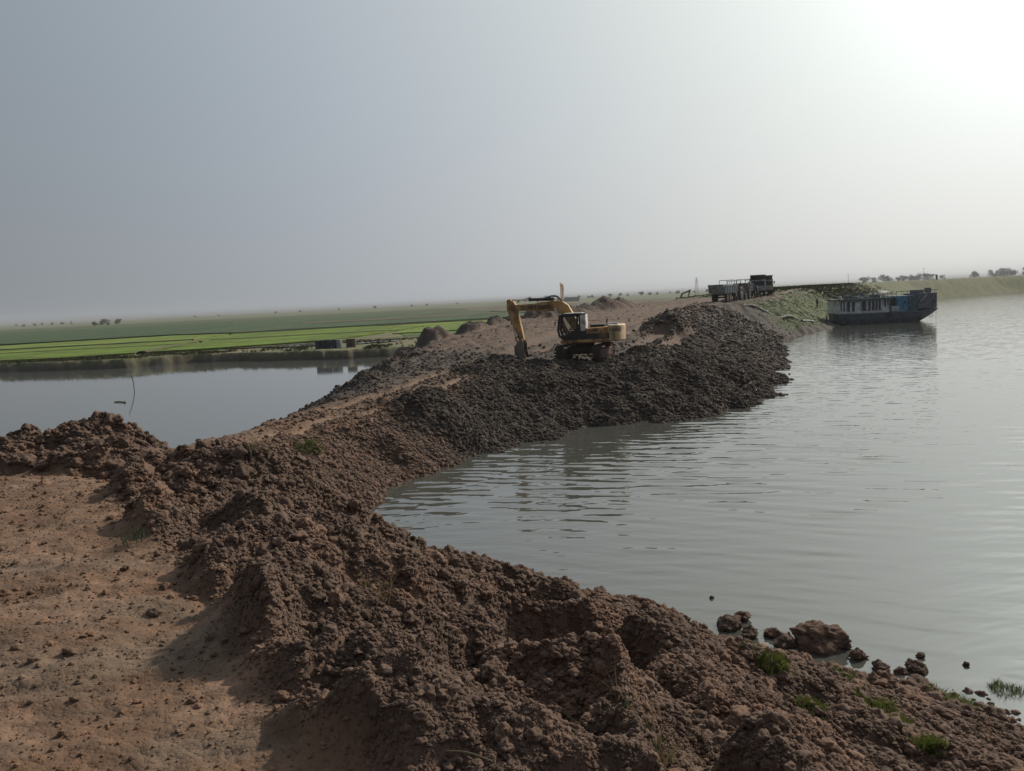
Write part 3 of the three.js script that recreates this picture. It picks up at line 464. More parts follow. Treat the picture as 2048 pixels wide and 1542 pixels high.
  for (let i = 0; i < 5; i++) H('tooth', mg(bx(0.22, 0.05, 0.09, 3.77, 0.09, zb - 0.42 + i * 0.21, 0, 0, 0.2)), M.steel, null, bucket);
  add(root, 'excavator', 'yellow tracked excavator with dark cab standing on the soil mound', 'excavator');
}

// small yellow excavator far behind
{
  const root = new THREE.Group(); root.position.set(60.5, 1.3, -279); const hm = mat(0.12, 0.1, 0.06, 0.7);
  part(root, 'track', mg(bx(4, 0.9, 0.6, 0, 0.45, 1.2, 0, 0, 0, 0.2)), M.mud); part(root, 'track', mg(bx(4, 0.9, 0.6, 0, 0.45, -1.2, 0, 0, 0, 0.2)), M.mud);
  part(root, 'house', mg(bx(3.9, 1.0, 2.6, -0.8, 1.6, 0, 0, 0, 0, 0.1)), hm);
  const c = part(root, 'cab', mg(bx(0.1, 1.5, 1.0, -0.2, 2.5, 0.8), bx(0.1, 1.5, 1.0, 1.3, 2.5, 0.8), bx(1.7, 0.1, 1.0, 0.55, 3.25, 0.8), bx(1.6, 0.7, 1.0, 0.55, 2.1, 0.8)), M.black); part(c, 'window', bx(1.4, 0.8, 0.02, 0.55, 2.85, 1.3), M.glass);
  part(root, 'boom', mg(bar([1.2, 1.8, 0], [2.0, 4.4, 0], 0.35, 0.32), bar([2.0, 4.4, 0], [5.1, 5.6, 0], 0.32, 0.24)), hm);
  part(root, 'arm', mg(bar([5.1, 5.8, 0], [4.0, 2.4, 0], 0.3, 0.18)), hm); part(root, 'bucket', mg(slab([[4.2, 2.5], [4.0, 1.6], [3.2, 1.5], [3.5, 2.3]], -0.5, 0.5, 0.04)), M.steel);
  root.rotation.y = 4 * RAD;
  add(root, 'excavator', 'small distant excavator with raised boom beyond the haul road', 'excavator');
}

// flag on a cane behind the excavator
{
  const root = new THREE.Group(), d = 58, x = 4.0; root.position.set(x, groundAt(x, d) - 0.3, -d);
  const top = 8.0 - root.position.y;
  part(root, 'pole', mg(tube([[0, 0, 0], [0.03, top * 0.5, 0], [-0.05, top, 0]], 0.03)), mat(0.1, 0.07, 0.04, 0.8));
  const g = new THREE.PlaneGeometry(0.3, 1.15, 8, 16); const P = g.attributes.position; for (let i = 0; i < P.count; i++) { const u = P.getX(i) + 0.15, v = P.getY(i); P.setXYZ(i, u * (0.85 + 0.1 * Math.sin(v * 5)) - 0.05, top - 0.6 + v - u * 0.35, 0.07 * Math.sin(u * 16 + v * 2)); } g.computeVertexNormals();
  part(root, 'pennant', g, new THREE.MeshPhysicalMaterial({ color: lin(0.75, 0.55, 0.42), roughness: 0.95, side: THREE.DoubleSide, transmission: 0.5, thickness: 0 }));
  add(root, 'flag', 'pale orange pennant on a thin cane behind the excavator boom', 'flag');
}

// ---------------------------------------------------------------- trucks and tractors on the crest road
function wheel(parent, x, y, z, r, w, m = M.rubber) { const o = part(parent, 'wheel', mg(new THREE.TorusGeometry(r * 0.74, r * 0.27, 10, 22).scale(1, 1, w / (r * 0.54)).translate(x, y, z)), m); part(o, 'rim', mg(bar([x, y, z - w * 0.42], [x, y, z + w * 0.42], r * 0.52, r * 0.52, 16), bar([x, y, z - w * 0.48], [x, y, z + w * 0.48], r * 0.18, r * 0.18, 10)), M.steel); return o; }
function trailer(col) { // tipping trolley: x along its length
  const t = new THREE.Group(), m = worn(...col, 0.7);
  const body = []; const Lh = 2.1, y0 = 0.95, y1 = 1.75;
  body.push(bx(2 * Lh, 0.1, 2.0, 0, y0, 0)); for (const s of [-1, 1]) { body.push(bx(2 * Lh, 0.85, 0.06, 0, y0 + 0.4, s * 1.08, s * 0.16)); for (let i = 0; i < 6; i++) body.push(bx(0.08, 0.85, 0.08, -Lh + 0.1 + i * (2 * Lh - 0.2) / 5, y0 + 0.4, s * 1.13, s * 0.16)); for (const yy of [0.15, 0.42, 0.78]) body.push(bx(2 * Lh, 0.07, 0.05, 0, y0 + yy, s * (1.05 + yy * 0.17), 0)); }
  body.push(bx(0.06, 0.9, 2.1, Lh, y0 + 0.42, 0), bx(0.06, 0.9, 2.1, -Lh - 0.18, y0 + 0.5, 0, 0, 0, 0.45));
  part(t, 'tipping_body', mg(body), m); part(t, 'chassis', mg(bx(4.4, 0.16, 0.14, 0.2, 0.78, 0.45), bx(4.4, 0.16, 0.14, 0.2, 0.78, -0.45), bar([-1.0, 0.5, -0.9], [-1.0, 0.5, 0.9], 0.07), bar([-0.1, 0.5, -0.9], [-0.1, 0.5, 0.9], 0.07), bar([2.2, 0.7, 0], [3.2, 0.55, 0], 0.07)), M.black);
  const lg = new THREE.SphereGeometry(1, 18, 10, 0, 6.2832, 0, 1.57); { const P = lg.attributes.position; for (let i = 0; i < P.count; i++) { const q = 1 + 0.25 * fbm(P.getX(i) * 3, P.getZ(i) * 3, 3); P.setXYZ(i, P.getX(i) * 1.9, 1.35 + P.getY(i) * 0.5 * q, P.getZ(i) * 0.95); } lg.computeVertexNormals(); } part(t, 'soil_load', lg, M.mud);
  part(t, 'hoop', mg(bar([1.2, 1.7, -1.05], [1.2, 2.3, -1.05], 0.03), bar([1.2, 2.3, -1.05], [1.2, 2.3, 1.05], 0.03), bar([1.2, 1.7, 1.05], [1.2, 2.3, 1.05], 0.03)), M.black); part(t, 'ladder_rail', mg(bar([-1.6, 1.75, 1.15], [-0.6, 2.0, 1.15], 0.03), bar([-1.6, 1.75, 1.15], [-1.6, 2.05, 1.15], 0.03), bar([-0.6, 1.7, 1.15], [-0.6, 2.05, 1.15], 0.03)), M.black);
  for (const x of [-1.0, -0.1]) for (const s of [-1, 1]) wheel(t, x, 0.46, s * 0.92, 0.46, 0.26);
  return t;
}
function tractor(col) {
  const t = new THREE.Group(), m = worn(...col, 0.5);
  part(t, 'bonnet', mg(slab([[0.1, 0.85], [1.75, 0.8], [1.8, 1.35], [0.15, 1.5]], -0.32, 0.32, 0.05), bx(0.9, 0.5, 0.5, -0.3, 0.75, 0)), m); for (const s of [-1, 1]) part(t, 'mudguard', mg(bx(1.1, 0.06, 0.4, -0.65, 1.5, s * 0.72, 0, 0, 0, 0.02)), m);
  part(t, 'canopy', mg(bx(1.6, 0.06, 1.3, -0.55, 2.25, 0), ...[-1, 1].flatMap((s) => [bar([-1.2, 1.4, s * 0.55], [-1.2, 2.25, s * 0.55], 0.025), bar([0.15, 1.35, s * 0.5], [0.15, 2.25, s * 0.55], 0.025)])), M.black); part(t, 'seat', mg(bx(0.45, 0.1, 0.5, -0.75, 1.25, 0), bx(0.1, 0.45, 0.5, -0.98, 1.5, 0)), M.seat); part(t, 'steering_wheel', new THREE.TorusGeometry(0.2, 0.02, 6, 16).rotateY(Math.PI / 2).rotateZ(0.5).translate(-0.1, 1.6, 0), M.black);
  part(t, 'exhaust_pipe', bar([1.1, 1.4, 0.15], [1.1, 2.1, 0.15], 0.04), M.black);
  for (const s of [-1, 1]) { wheel(t, -0.65, 0.75, s * 0.78, 0.75, 0.38); wheel(t, 1.4, 0.4, s * 0.65, 0.4, 0.22); part(t, 'headlight', new THREE.CylinderGeometry(0.08, 0.08, 0.05, 12).rotateZ(Math.PI / 2).translate(1.82, 1.15, s * 0.22), M.white); }
  return t;
}
function dumpTruck(col, bedCol) { // cab at +x, tipping bed behind, tall headboard over the cab
  const t = new THREE.Group(), m = worn(...col, 0.5), b = worn(...bedCol, 0.7);
  const cab = part(t, 'cab', mg(slab([[1.7, 0.9], [3.4, 0.9], [3.45, 1.7], [3.25, 2.6], [1.7, 2.65]], -1.15, 1.15, 0.06)), m);
  part(cab, 'windscreen', bx(0.02, 0.75, 1.9, 3.385, 2.1, 0, 0, 0, 0.22), M.black); for (const s of [-1, 1]) { part(cab, 'window', bx(0.8, 0.6, 0.02, 2.6, 2.15, s * 1.155), M.black); part(cab, 'headlight', bx(0.04, 0.18, 0.3, 3.43, 1.15, s * 0.85), M.white); part(cab, 'mirror', mg(bx(0.05, 0.4, 0.2, 3.3, 2.2, s * 1.35), bar([3.3, 2.4, s * 1.15], [3.3, 2.4, s * 1.35], 0.02)), M.black); }
  part(cab, 'bumper', mg(bx(0.2, 0.35, 2.3, 3.45, 0.75, 0, 0, 0, 0, 0.04)), M.black);
  const bed = [bx(5.0, 0.12, 2.3, -1.1, 1.15, 0), bx(0.1, 1.9, 2.4, 1.45, 2.25, 0), bx(1.6, 0.08, 2.4, 2.2, 3.35, 0, 0, 0, 0.05), bx(0.1, 1.1, 2.4, 1.45, 2.95, 0), bx(0.1, 1.5, 2.3, -3.6, 1.95, 0)];
  for (const s of [-1, 1]) { bed.push(bx(5.0, 1.6, 0.08, -1.1, 2.0, s * 1.2)); for (let i = 0; i < 7; i++) bed.push(bx(0.1, 1.55, 0.1, -3.4 + i * 0.78, 2.0, s * 1.27)); bed.push(bx(5.0, 0.1, 0.12, -1.1, 2.8, s * 1.24)); }
  part(t, 'tipping_bed', mg(bed), b); part(t, 'chassis', mg(bx(6.6, 0.25, 0.9, -0.1, 0.9, 0)), M.black);
  for (const x of [-2.6, -1.3, 2.6]) for (const s of [-1, 1]) wheel(t, x, 0.52, s * 0.98, 0.52, x < 0 ? 0.5 : 0.28);
  return t;
}
function setDown(o, x, d, turn, lift = 0) { o.position.set(x, groundAt(x, d) + lift, -d); o.rotation.y = turn; return o; }
add(setDown(trailer([0.26, 0.3, 0.32]), 31.2, 112.5, 0.9), 'tractor_trailer', 'blue-grey tipping trailer, leftmost vehicle parked on the embankment crest', 'trailer', 'vehicles parked on the crest').scale.set(1.1, 1.35, 1.1);
add(setDown(tractor([0.3, 0.2, 0.14]), 34.0, 115.9, 0.95), 'tractor', 'tractor under a flat canopy hitched to the leftmost trailer', 'tractor', 'vehicles parked on the crest').scale.setScalar(1.28);
add(setDown(trailer([0.2, 0.19, 0.18]), 36.6, 121, 1.15), 'tractor_trailer', 'dark tipping trailer between the canopy tractor and the tall truck', 'trailer', 'vehicles parked on the crest').scale.set(1.1, 1.35, 1.1);
add(setDown(tractor([0.5, 0.5, 0.58]), 38.6, 124, -1.9), 'tractor', 'pale small tractor just left of the tall dump truck', 'tractor', 'vehicles parked on the crest').scale.setScalar(1.28);
add(setDown(dumpTruck([0.36, 0.4, 0.43], [0.2, 0.2, 0.2]), 41.5, 129, -1.87), 'dump_truck', 'tall dark dump truck facing down the crest road, highest of the vehicles', 'dump truck', 'vehicles parked on the crest');
add(setDown(dumpTruck([0.4, 0.33, 0.26], [0.26, 0.22, 0.18]), 45.9, 139, -1.8), 'dump_truck', 'brownish dump truck, rightmost vehicle on the crest behind the tall one', 'dump truck', 'vehicles parked on the crest');

// ---------------------------------------------------------------- people
function bodyGeo(pose) { // joints in metres, feet at y = 0; one continuous skin
  const J = pose, bones = [['hipL', 'kneeL', 0.085, 0.06], ['kneeL', 'footL', 0.06, 0.045], ['hipR', 'kneeR', 0.085, 0.06], ['kneeR', 'footR', 0.06, 0.045], ['footL', 'toeL', 0.045, 0.035], ['footR', 'toeR', 0.045, 0.035], ['pelvis', 'chest', 0.13, 0.15], ['hipL', 'hipR', 0.1, 0.1], ['shL', 'shR', 0.075, 0.075], ['chest', 'neck', 0.12, 0.055], ['neck', 'head', 0.055, 0.05], ['head', 'crown', 0.095, 0.085], ['shL', 'elL', 0.055, 0.042], ['elL', 'haL', 0.042, 0.032], ['shR', 'elR', 0.055, 0.042], ['elR', 'haR', 0.042, 0.032], ['haL', 'fiL', 0.035, 0.02], ['haR', 'fiR', 0.035, 0.02]];
  const n = 56, mc = new MarchingCubes(n, new THREE.MeshBasicMaterial(), false, false, 60000), S = 0.95, v = new THREE.Vector3(), a = new THREE.Vector3(), b = new THREE.Vector3(); mc.isolation = 0;
  for (let k = 0; k < n; k++) for (let j = 0; j < n; j++) for (let i = 0; i < n; i++) {
    v.set((i - n / 2) / (n / 2) * S * 0.55, (j - n / 2) / (n / 2) * S + 0.88, (k - n / 2) / (n / 2) * S * 0.55); let e = 0;
    for (const [p, q, r0, r1] of bones) { a.set(...J[p]); b.set(...J[q]).sub(a); const t = clamp((v.clone().sub(a)).dot(b) / Math.max(1e-6, b.lengthSq())); const dd = v.distanceTo(a.addScaledVector(b, t)) - lerp(r0, r1, t); e += Math.exp(-dd * 45); }
    mc.field[i + j * n + k * n * n] = Math.log(e + 1e-9) / 45;
  }
  mc.update(); const c = mc.count, P = new Float32Array(mc.positionArray.slice(0, c * 3)), g = new THREE.BufferGeometry();
  for (let i = 0; i < c; i++) { P[i * 3] *= S * 0.55; P[i * 3 + 1] = P[i * 3 + 1] * S + 0.88; P[i * 3 + 2] *= S * 0.55; }
  g.setAttribute('position', new THREE.BufferAttribute(P, 3)); const m = mergeVertices(g, 1e-4); m.computeVertexNormals(); return m;
}
const stand = { pelvis: [0, 0.95, 0], chest: [0, 1.28, 0.01], neck: [0, 1.5, 0], head: [0, 1.6, 0.02], crown: [0, 1.68, 0.01], hipL: [0.1, 0.92, 0], hipR: [-0.1, 0.92, 0], kneeL: [0.12, 0.5, 0.03], kneeR: [-0.12, 0.5, 0], footL: [0.13, 0.07, 0], footR: [-0.14, 0.07, -0.04], toeL: [0.15, 0.04, 0.13], toeR: [-0.16, 0.04, 0.1], shL: [0.19, 1.42, 0], shR: [-0.19, 1.42, 0], elL: [0.26, 1.14, -0.02], elR: [-0.26, 1.14, -0.03], haL: [0.27, 0.9, 0.06], haR: [-0.25, 0.88, 0.08], fiL: [0.27, 0.8, 0.09], fiR: [-0.25, 0.78, 0.12] };
const walk = { ...stand, kneeL: [0.11, 0.52, 0.16], footL: [0.11, 0.07, 0.24], toeL: [0.12, 0.05, 0.38], kneeR: [-0.11, 0.5, -0.04], footR: [-0.12, 0.1, -0.28], toeR: [-0.12, 0.04, -0.17], elR: [-0.26, 1.16, 0.08], haR: [-0.22, 1.0, 0.28], fiR: [-0.21, 0.96, 0.36], elL: [0.26, 1.15, -0.14], haL: [0.26, 0.92, -0.12], fiL: [0.26, 0.83, -0.1] };
const bodies = [bodyGeo(stand), bodyGeo(walk)];
function person(k, shirt, trousers, x, d, turn, label, y) {
  const g = bodies[k].clone(), P = g.attributes.position, c = new Float32Array(P.count * 3), skin = [0.16, 0.09, 0.06], hair = [0.01, 0.009, 0.008];
  for (let i = 0; i < P.count; i++) { const yy = P.getY(i), xx = Math.abs(P.getX(i)), q = yy > 1.63 ? hair : yy > 1.5 ? (P.getZ(i) < -0.04 && yy > 1.55 ? hair : skin) : xx > 0.2 && yy < 1.02 && yy > 0.7 ? skin : yy > 0.72 ? shirt : yy > 0.1 ? trousers : skin; c.set(q, i * 3); }
  g.setAttribute('color', new THREE.BufferAttribute(c, 3));
  const o = new THREE.Mesh(g, new THREE.MeshStandardMaterial({ vertexColors: true, roughness: 0.9 })); setDown(o, x, d, turn, 0); if (y !== undefined) o.position.y = y;
  return add(o, 'person', label, 'person', 'people at work on the bank');
}
person(0, [0.5, 0.48, 0.5], [0.3, 0.3, 0.33], 40.2, 125.4, 0.4, 'person in pale clothes standing before the tall dump truck');
person(1, [0.03, 0.03, 0.04], [0.35, 0.36, 0.36], 46.6, 136, -1.2, 'person in dark top walking at the right of the parked trucks');
person(0, [0.04, 0.035, 0.03], [0.05, 0.05, 0.045], 55.5, 139.5, 0.3, 'person in dark clothes standing on the grassy slope beside the boat');
person(1, [0.3, 0.3, 0.36], [0.06, 0.06, 0.08], 35.6, 117.6, 2.2, 'person walking between the trailer and the small tractor');
person(0, [0.12, 0.1, 0.2], [0.08, 0.08, 0.1], 52.3, 127.6, 1.5, 'person at the water edge by the bow of the boat', 0.02);

// ---------------------------------------------------------------- river boat
{
  const root = new THREE.Group(); root.position.set(62.6, 0, -130.5); root.rotation.y = 0.03; root.scale.set(0.96, 1.16, 1);
  const hullM = worn(0.1, 0.118, 0.14, 0.55), wall = worn(0.6, 0.62, 0.65, 0.6), dark = mat(0.03, 0.034, 0.04, 0.6), roof = worn(0.1, 0.12, 0.13, 0.8), blue = worn(0.08, 0.24, 0.38, 0.8), teal = worn(0.09, 0.15, 0.18, 0.85), grey = worn(0.16, 0.17, 0.2, 0.9);
  // hull lofted along its length
  const sec = [[-8.75, 1.1, 1.62, 0.55], [-8.3, 2.1, 1.6, -0.1], [-7, 2.45, 1.56, -0.5], [-3, 2.6, 1.5, -0.6], [3, 2.6, 1.5, -0.6], [6, 2.5, 1.55, -0.4], [7.0, 2.35, 1.6, 0.1], [7.6, 2.3, 1.64, 0.45], [8.5, 2.25, 1.7, 1.0], [8.95, 2.2, 1.74, 1.3]];
  const V = [], I = []; const np = 9;
  sec.forEach(([x, w, top, bot]) => { for (let k = 0; k < np; k++) { const t = k / (np - 1) * 2 - 1, q = Math.abs(t), s = Math.sign(t) * w * (q > 0.55 ? 0.82 + 0.18 * (q - 0.55) / 0.45 : q / 0.55 * 0.82), y = q > 0.55 ? lerp(bot + (top - bot) * 0.25, top, (q - 0.55) / 0.45) : lerp(bot, bot + (top - bot) * 0.25, q / 0.55); V.push(x, y, s); } });
  for (let j = 1; j < sec.length; j++) for (let k = 1; k < np; k++) { const a = (j - 1) * np + k - 1, b = a + 1, c = j * np + k - 1, d = c + 1; I.push(a, c, b, b, c, d); }
  for (const j of [0, sec.length - 1]) for (let k = 1; k < np - 1; k++) I.push(j * np, j ? j * np + k : j * np + k + 1, j ? j * np + k + 1 : j * np + k);
  for (let j = 1; j < sec.length; j++) I.push((j - 1) * np, (j - 1) * np + np - 1, j * np, j * np, (j - 1) * np + np - 1, j * np + np - 1);
  let hg = new THREE.BufferGeometry(); hg.setAttribute('position', new THREE.Float32BufferAttribute(V, 3)); hg.setIndex(I); hg = hg.toNonIndexed(); hg.computeVertexNormals();
  const hull = part(root, 'hull', uvBox(hg), hullM, 'dark blue-grey steel hull');
  part(hull, 'rubbing_strake', mg(bx(16.6, 0.12, 0.1, -0.1, 1.48, 2.56, 0, 0, 0, 0.02), bx(16.6, 0.12, 0.1, -0.1, 1.48, -2.56, 0, 0, 0, 0.02)), grey);
  // white cabin at the left with its windows
  const cab = part(root, 'cabin', mg(bx(8.9, 1.95, 4.2, -4.0, 2.5, 0)), wall, 'whitish cabin with a row of dark windows');
  for (const [x, w, y, h] of [[-8.05, 0.3, 2.55, 1.3], [-7.55, 0.3, 2.5, 1.35], [-6.75, 0.55, 2.5, 1.4], [-5.9, 0.55, 2.5, 1.4], [-4.05, 0.8, 2.5, 1.4], [-3.1, 0.5, 2.5, 1.4], [-2.45, 0.5, 2.5, 1.4], [-1.85, 0.4, 2.5, 1.4], [-1.3, 0.45, 2.5, 1.4], [-0.35, 0.42, 2.75, 0.95], [0.15, 0.35, 2.85, 0.75]]) {
    const win = part(cab, 'window', bx(w, h, 0.06, x, y, 2.11), dark); part(win, 'window_frame', mg(bx(0.06, h + 0.1, 0.08, x - w / 2, y, 2.12), bx(0.06, h + 0.1, 0.08, x + w / 2, y, 2.12), bx(w, 0.06, 0.08, x, y - h / 2, 2.12)), wall);
  }
  const rf = part(root, 'roof', mg(bx(9.6, 0.14, 4.9, -3.9, 3.55, 0, 0, 0, 0, 0.04), bx(9.4, 0.3, 0.05, -3.9, 3.42, 2.42)), roof, 'flat cabin roof carrying odds and ends');
  const posts = []; for (let i = 0; i < 12; i++) posts.push(bar([-8.5 + i * 0.85, 3.6, 2.3], [-8.5 + i * 0.85, 4.45, 2.3], 0.025), bar([-8.5 + i * 0.85, 3.6, -2.3], [-8.5 + i * 0.85, 4.45, -2.3], 0.025)); posts.push(bar([-8.5, 4.45, 2.3], [0.8, 4.45, 2.3], 0.025), bar([-8.5, 4.05, 2.3], [0.8, 4.05, 2.3], 0.02), bar([-8.5, 4.45, -2.3], [0.8, 4.45, -2.3], 0.025));
  part(rf, 'railing', mg(posts), grey);
  part(rf, 'awning', mg(bx(1.35, 0.05, 1.8, 0.2, 4.4, 0.8, 0.1, 0, 0.06)), wall); part(rf, 'water_tank', mg(bar([-3.6, 3.62, 0.6], [-3.6, 4.5, 0.6], 0.45, 0.42, 14)), grey); part(rf, 'crate', mg(bx(1.2, 0.5, 1, -1.6, 3.88, 0.9, 0, 0, 0, 0.05)), grey); part(rf, 'crate', mg(bx(0.9, 0.5, 0.8, -6.6, 3.88, 1.2, 0, 0.3, 0, 0.04), bx(0.6, 0.35, 0.6, -5.6, 3.8, 1.4)), grey);
  for (let i = 0; i < 9; i++) { const x = -7.9 + i * 0.98, k = Math.sin(i * 12.9) * 0.5 + 0.5; part(rf, 'bundle', mg(bx(0.35 + 0.4 * k, 0.25 + 0.4 * (1 - k), 0.5, x, 3.75 + 0.2 * (1 - k), 1.75 - 0.9 * k, 0, k * 2, 0, 0.05)), [wall, grey, blue, roof][i % 4]); }
  part(rf, 'mast', mg(bar([-8.35, 3.6, 1.4], [-8.35, 5.1, 1.4], 0.05), bx(0.7, 0.08, 0.08, -8.35, 4.9, 1.4)), roof);
  // open middle, blue sheets, grey tarpaulins at the stern
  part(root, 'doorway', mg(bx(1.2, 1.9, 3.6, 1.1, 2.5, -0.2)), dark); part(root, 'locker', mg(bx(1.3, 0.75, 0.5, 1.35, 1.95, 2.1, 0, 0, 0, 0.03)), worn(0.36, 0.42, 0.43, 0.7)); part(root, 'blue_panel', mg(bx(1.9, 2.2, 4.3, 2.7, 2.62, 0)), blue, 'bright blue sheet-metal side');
  const st = part(root, 'tarpaulin', mg(bx(1.6, 2.2, 4.35, 4.5, 2.62, 0), ...[0, 1, 2].map((i) => bx(0.06, 2.1, 0.08, 3.9 + i * 0.55, 2.6, 2.2))), teal, 'dull teal tarpaulin side'); part(st, 'awning_strut', mg(bar([5.6, 2.6, 2.3], [6.9, 3.75, 2.3], 0.035)), wall);
  part(root, 'tarpaulin', mg(bx(3.45, 2.2, 4.3, 7.0, 2.85, 0), ...[0, 1, 2, 3].map((i) => bx(0.08, 2.1, 0.07, 5.6 + i * 0.9, 2.85, 2.17))), grey, 'grey tarpaulin closing the stern');
  part(root, 'upper_rail', mg(bx(7.2, 0.08, 0.06, 5.1, 4.35, 2.2), ...[0, 1, 2, 3, 4, 5, 6, 7].map((i) => bar([1.6 + i * 0.95, 3.7, 2.2], [1.6 + i * 0.95, 4.4, 2.2], 0.03)), bx(1.6, 0.5, 1.6, 6.2, 4.2, 0.4, 0, 0, 0, 0.05), bx(0.5, 0.8, 1.2, 8.4, 4.25, 0)), grey);
  part(root, 'ladder', mg(bar([7.55, 0.45, 1.9], [7.6, 1.55, 2.0], 0.03), bar([8.05, 0.45, 1.9], [8.1, 1.6, 2.0], 0.03), ...[0.55, 0.85, 1.15, 1.4].map((y) => bar([7.55, y, 1.93], [8.07, y, 1.93], 0.025))), dark);
  part(root, 'rudder_bracket', mg(bx(0.9, 0.12, 0.6, 9.1, 1.55, 0.6)), dark); part(root, 'tyre_fender', new THREE.TorusGeometry(0.28, 0.1, 8, 18).translate(0.1, 1.15, 2.68), M.rubber);
  add(root, 'river_boat', 'grey and blue river boat with white cabin moored at the bank', 'boat');
}

// ---------------------------------------------------------------- things by the pond and fields
{
  const drum = (m, lid) => { const g = new THREE.Group(); const pts = [[0.001, 0], [0.3, 0], [0.31, 0.03], [0.295, 0.05], [0.295, 0.3], [0.312, 0.325], [0.295, 0.35], [0.295, 0.6], [0.312, 0.625], [0.295, 0.65], [0.295, 0.9], [0.31, 0.93], [0.3, 0.95], [0.28, 0.93], [0.001, 0.93]].map((p) => new THREE.Vector2(...p)); part(g, 'shell', new THREE.LatheGeometry(pts, 22), m); part(g, 'bung', bar([0.16, 0.93, 0], [0.16, 0.96, 0], 0.04), lid); return g; };
  const navy = worn(0.03, 0.045, 0.075, 0.5), brown = worn(0.12, 0.085, 0.065, 0.7), pale = worn(0.3, 0.34, 0.38, 0.6);
  const set = [[navy, 'dark blue oil drum at the left end of the row by the pond', 0], [navy, 'dark blue oil drum, second from the left in the row', 1], [navy, 'dark blue oil drum, third from the left in the row', 2], [navy, 'dark blue oil drum next to the pale one in the row', 3], [pale, 'pale blue drum at the right end of the dark row', 4], [brown, 'brown oil drum, left one of the pair by the pond', 5.8], [brown, 'brown oil drum, right one of the pair by the pond', 6.7]];
  for (const [m, label, k] of set) { const x = -27.4 + k * 0.76, d = 110.5 + 0.12 * Math.sin(k * 9), o = drum(m, M.black); o.scale.setScalar(1.28); setDown(o, x, d, k, 0.0); add(o, 'oil_drum', label, 'drum', 'drums at the pond edge'); }
}
{
  const pole = add(new THREE.Mesh(mg(tube([[-37.9, -0.8, -77.2], [-37.85, 0.6, -77.2], [-38.1, 1.6, -77.2], [-38.6, 2.75, -77.2]], 0.04, 24, 6)), mat(0.09, 0.075, 0.06, 0.9)), 'bamboo_stake', 'thin leaning bamboo stake standing in the pond', 'stake'); pole.userData.label += '';
  add(new THREE.Mesh(mg(tube([[-33.2, 0.07, -64.2], [-32.6, 0.1, -64], [-31.9, 0.06, -63.4]], 0.06, 10, 6), tube([[-32.1, 0.07, -63.5], [-31.9, 0.22, -63.3]], 0.025, 4, 5)), mat(0.32, 0.31, 0.27, 0.9)), 'driftwood', 'pale branch floating in the pond near the bamboo stake', 'branch');
}
{ // concrete posts at the field edge
  const m = mat(0.2, 0.21, 0.21, 0.9), x = -3.2, d = 160; const y = groundAt(x, d);
  const root = new THREE.Group(); root.position.set(x, y, -d); part(root, 'post', mg(bx(0.28, 2.2, 0.28, -0.35, 1.1, 0, 0, 0, 0.06, 0.02)), m); part(root, 'post', mg(bx(0.28, 2.5, 0.28, 0.3, 1.25, 0.3, 0, 0, -0.03, 0.02)), m); part(root, 'outlet_box', mg(bx(1.3, 0.5, 0.9, 0.1, 0.25, 0.1, 0, 0, 0, 0.03)), m);
  add(root, 'well_head', 'pair of grey concrete posts at the edge of the rice field', 'posts');
}
{ // crumpled sheet below the boom
  const x = 4.6, d = 111, g = new THREE.PlaneGeometry(1.9, 1.2, 22, 14); g.rotateX(-Math.PI / 2); const P = g.attributes.position; for (let i = 0; i < P.count; i++) { const a = P.getX(i), b = P.getZ(i); P.setY(i, 0.75 * Math.exp(-(a * a * 1.1 + b * b * 2.2)) * (0.8 + 0.7 * fbm(a * 2.3, b * 2.3, 3)) + 0.03); } g.computeVertexNormals();
  const t = dataTex(64, (u) => { const k = Math.floor(u * 7) % 2; return k ? [0.75, 0.77, 0.78] : [0.16, 0.22, 0.42]; }, true);
  const o = new THREE.Mesh(g, new THREE.MeshStandardMaterial({ map: t, roughness: 0.9, side: THREE.DoubleSide })); setDown(o, x, d, 0.4, 0.25); o.scale.setScalar(1.0); add(o, 'ground_sheet', 'crumpled blue and white striped sheet seen under the boom', 'sheet');
}
{ // grey pipe lying down the bank
  const pts = [[33.5, 111], [35, 111.2], [37, 111.6], [39, 112.4], [41, 113.8], [43, 115.6]].map(([x, d]) => [x, groundAt(x, d) + 0.18, -d]);
  add(new THREE.Mesh(mg(tube(pts, 0.2, 60, 10)), worn(0.3, 0.3, 0.28, 0.8)), 'discharge_pipe', 'grey pipe lying down the bank between bare earth and grass', 'pipe');
  const p2 = [[44, 116.4], [45.5, 118], [47, 119.6]].map(([x, d]) => [x, Math.max(0.2, groundAt(x, d) + 0.15), -d]);
  add(new THREE.Mesh(mg(tube(p2, 0.16, 20, 10)), worn(0.32, 0.34, 0.33, 0.8)), 'discharge_pipe', 'short pale pipe length at the water end of the bank', 'pipe');
}

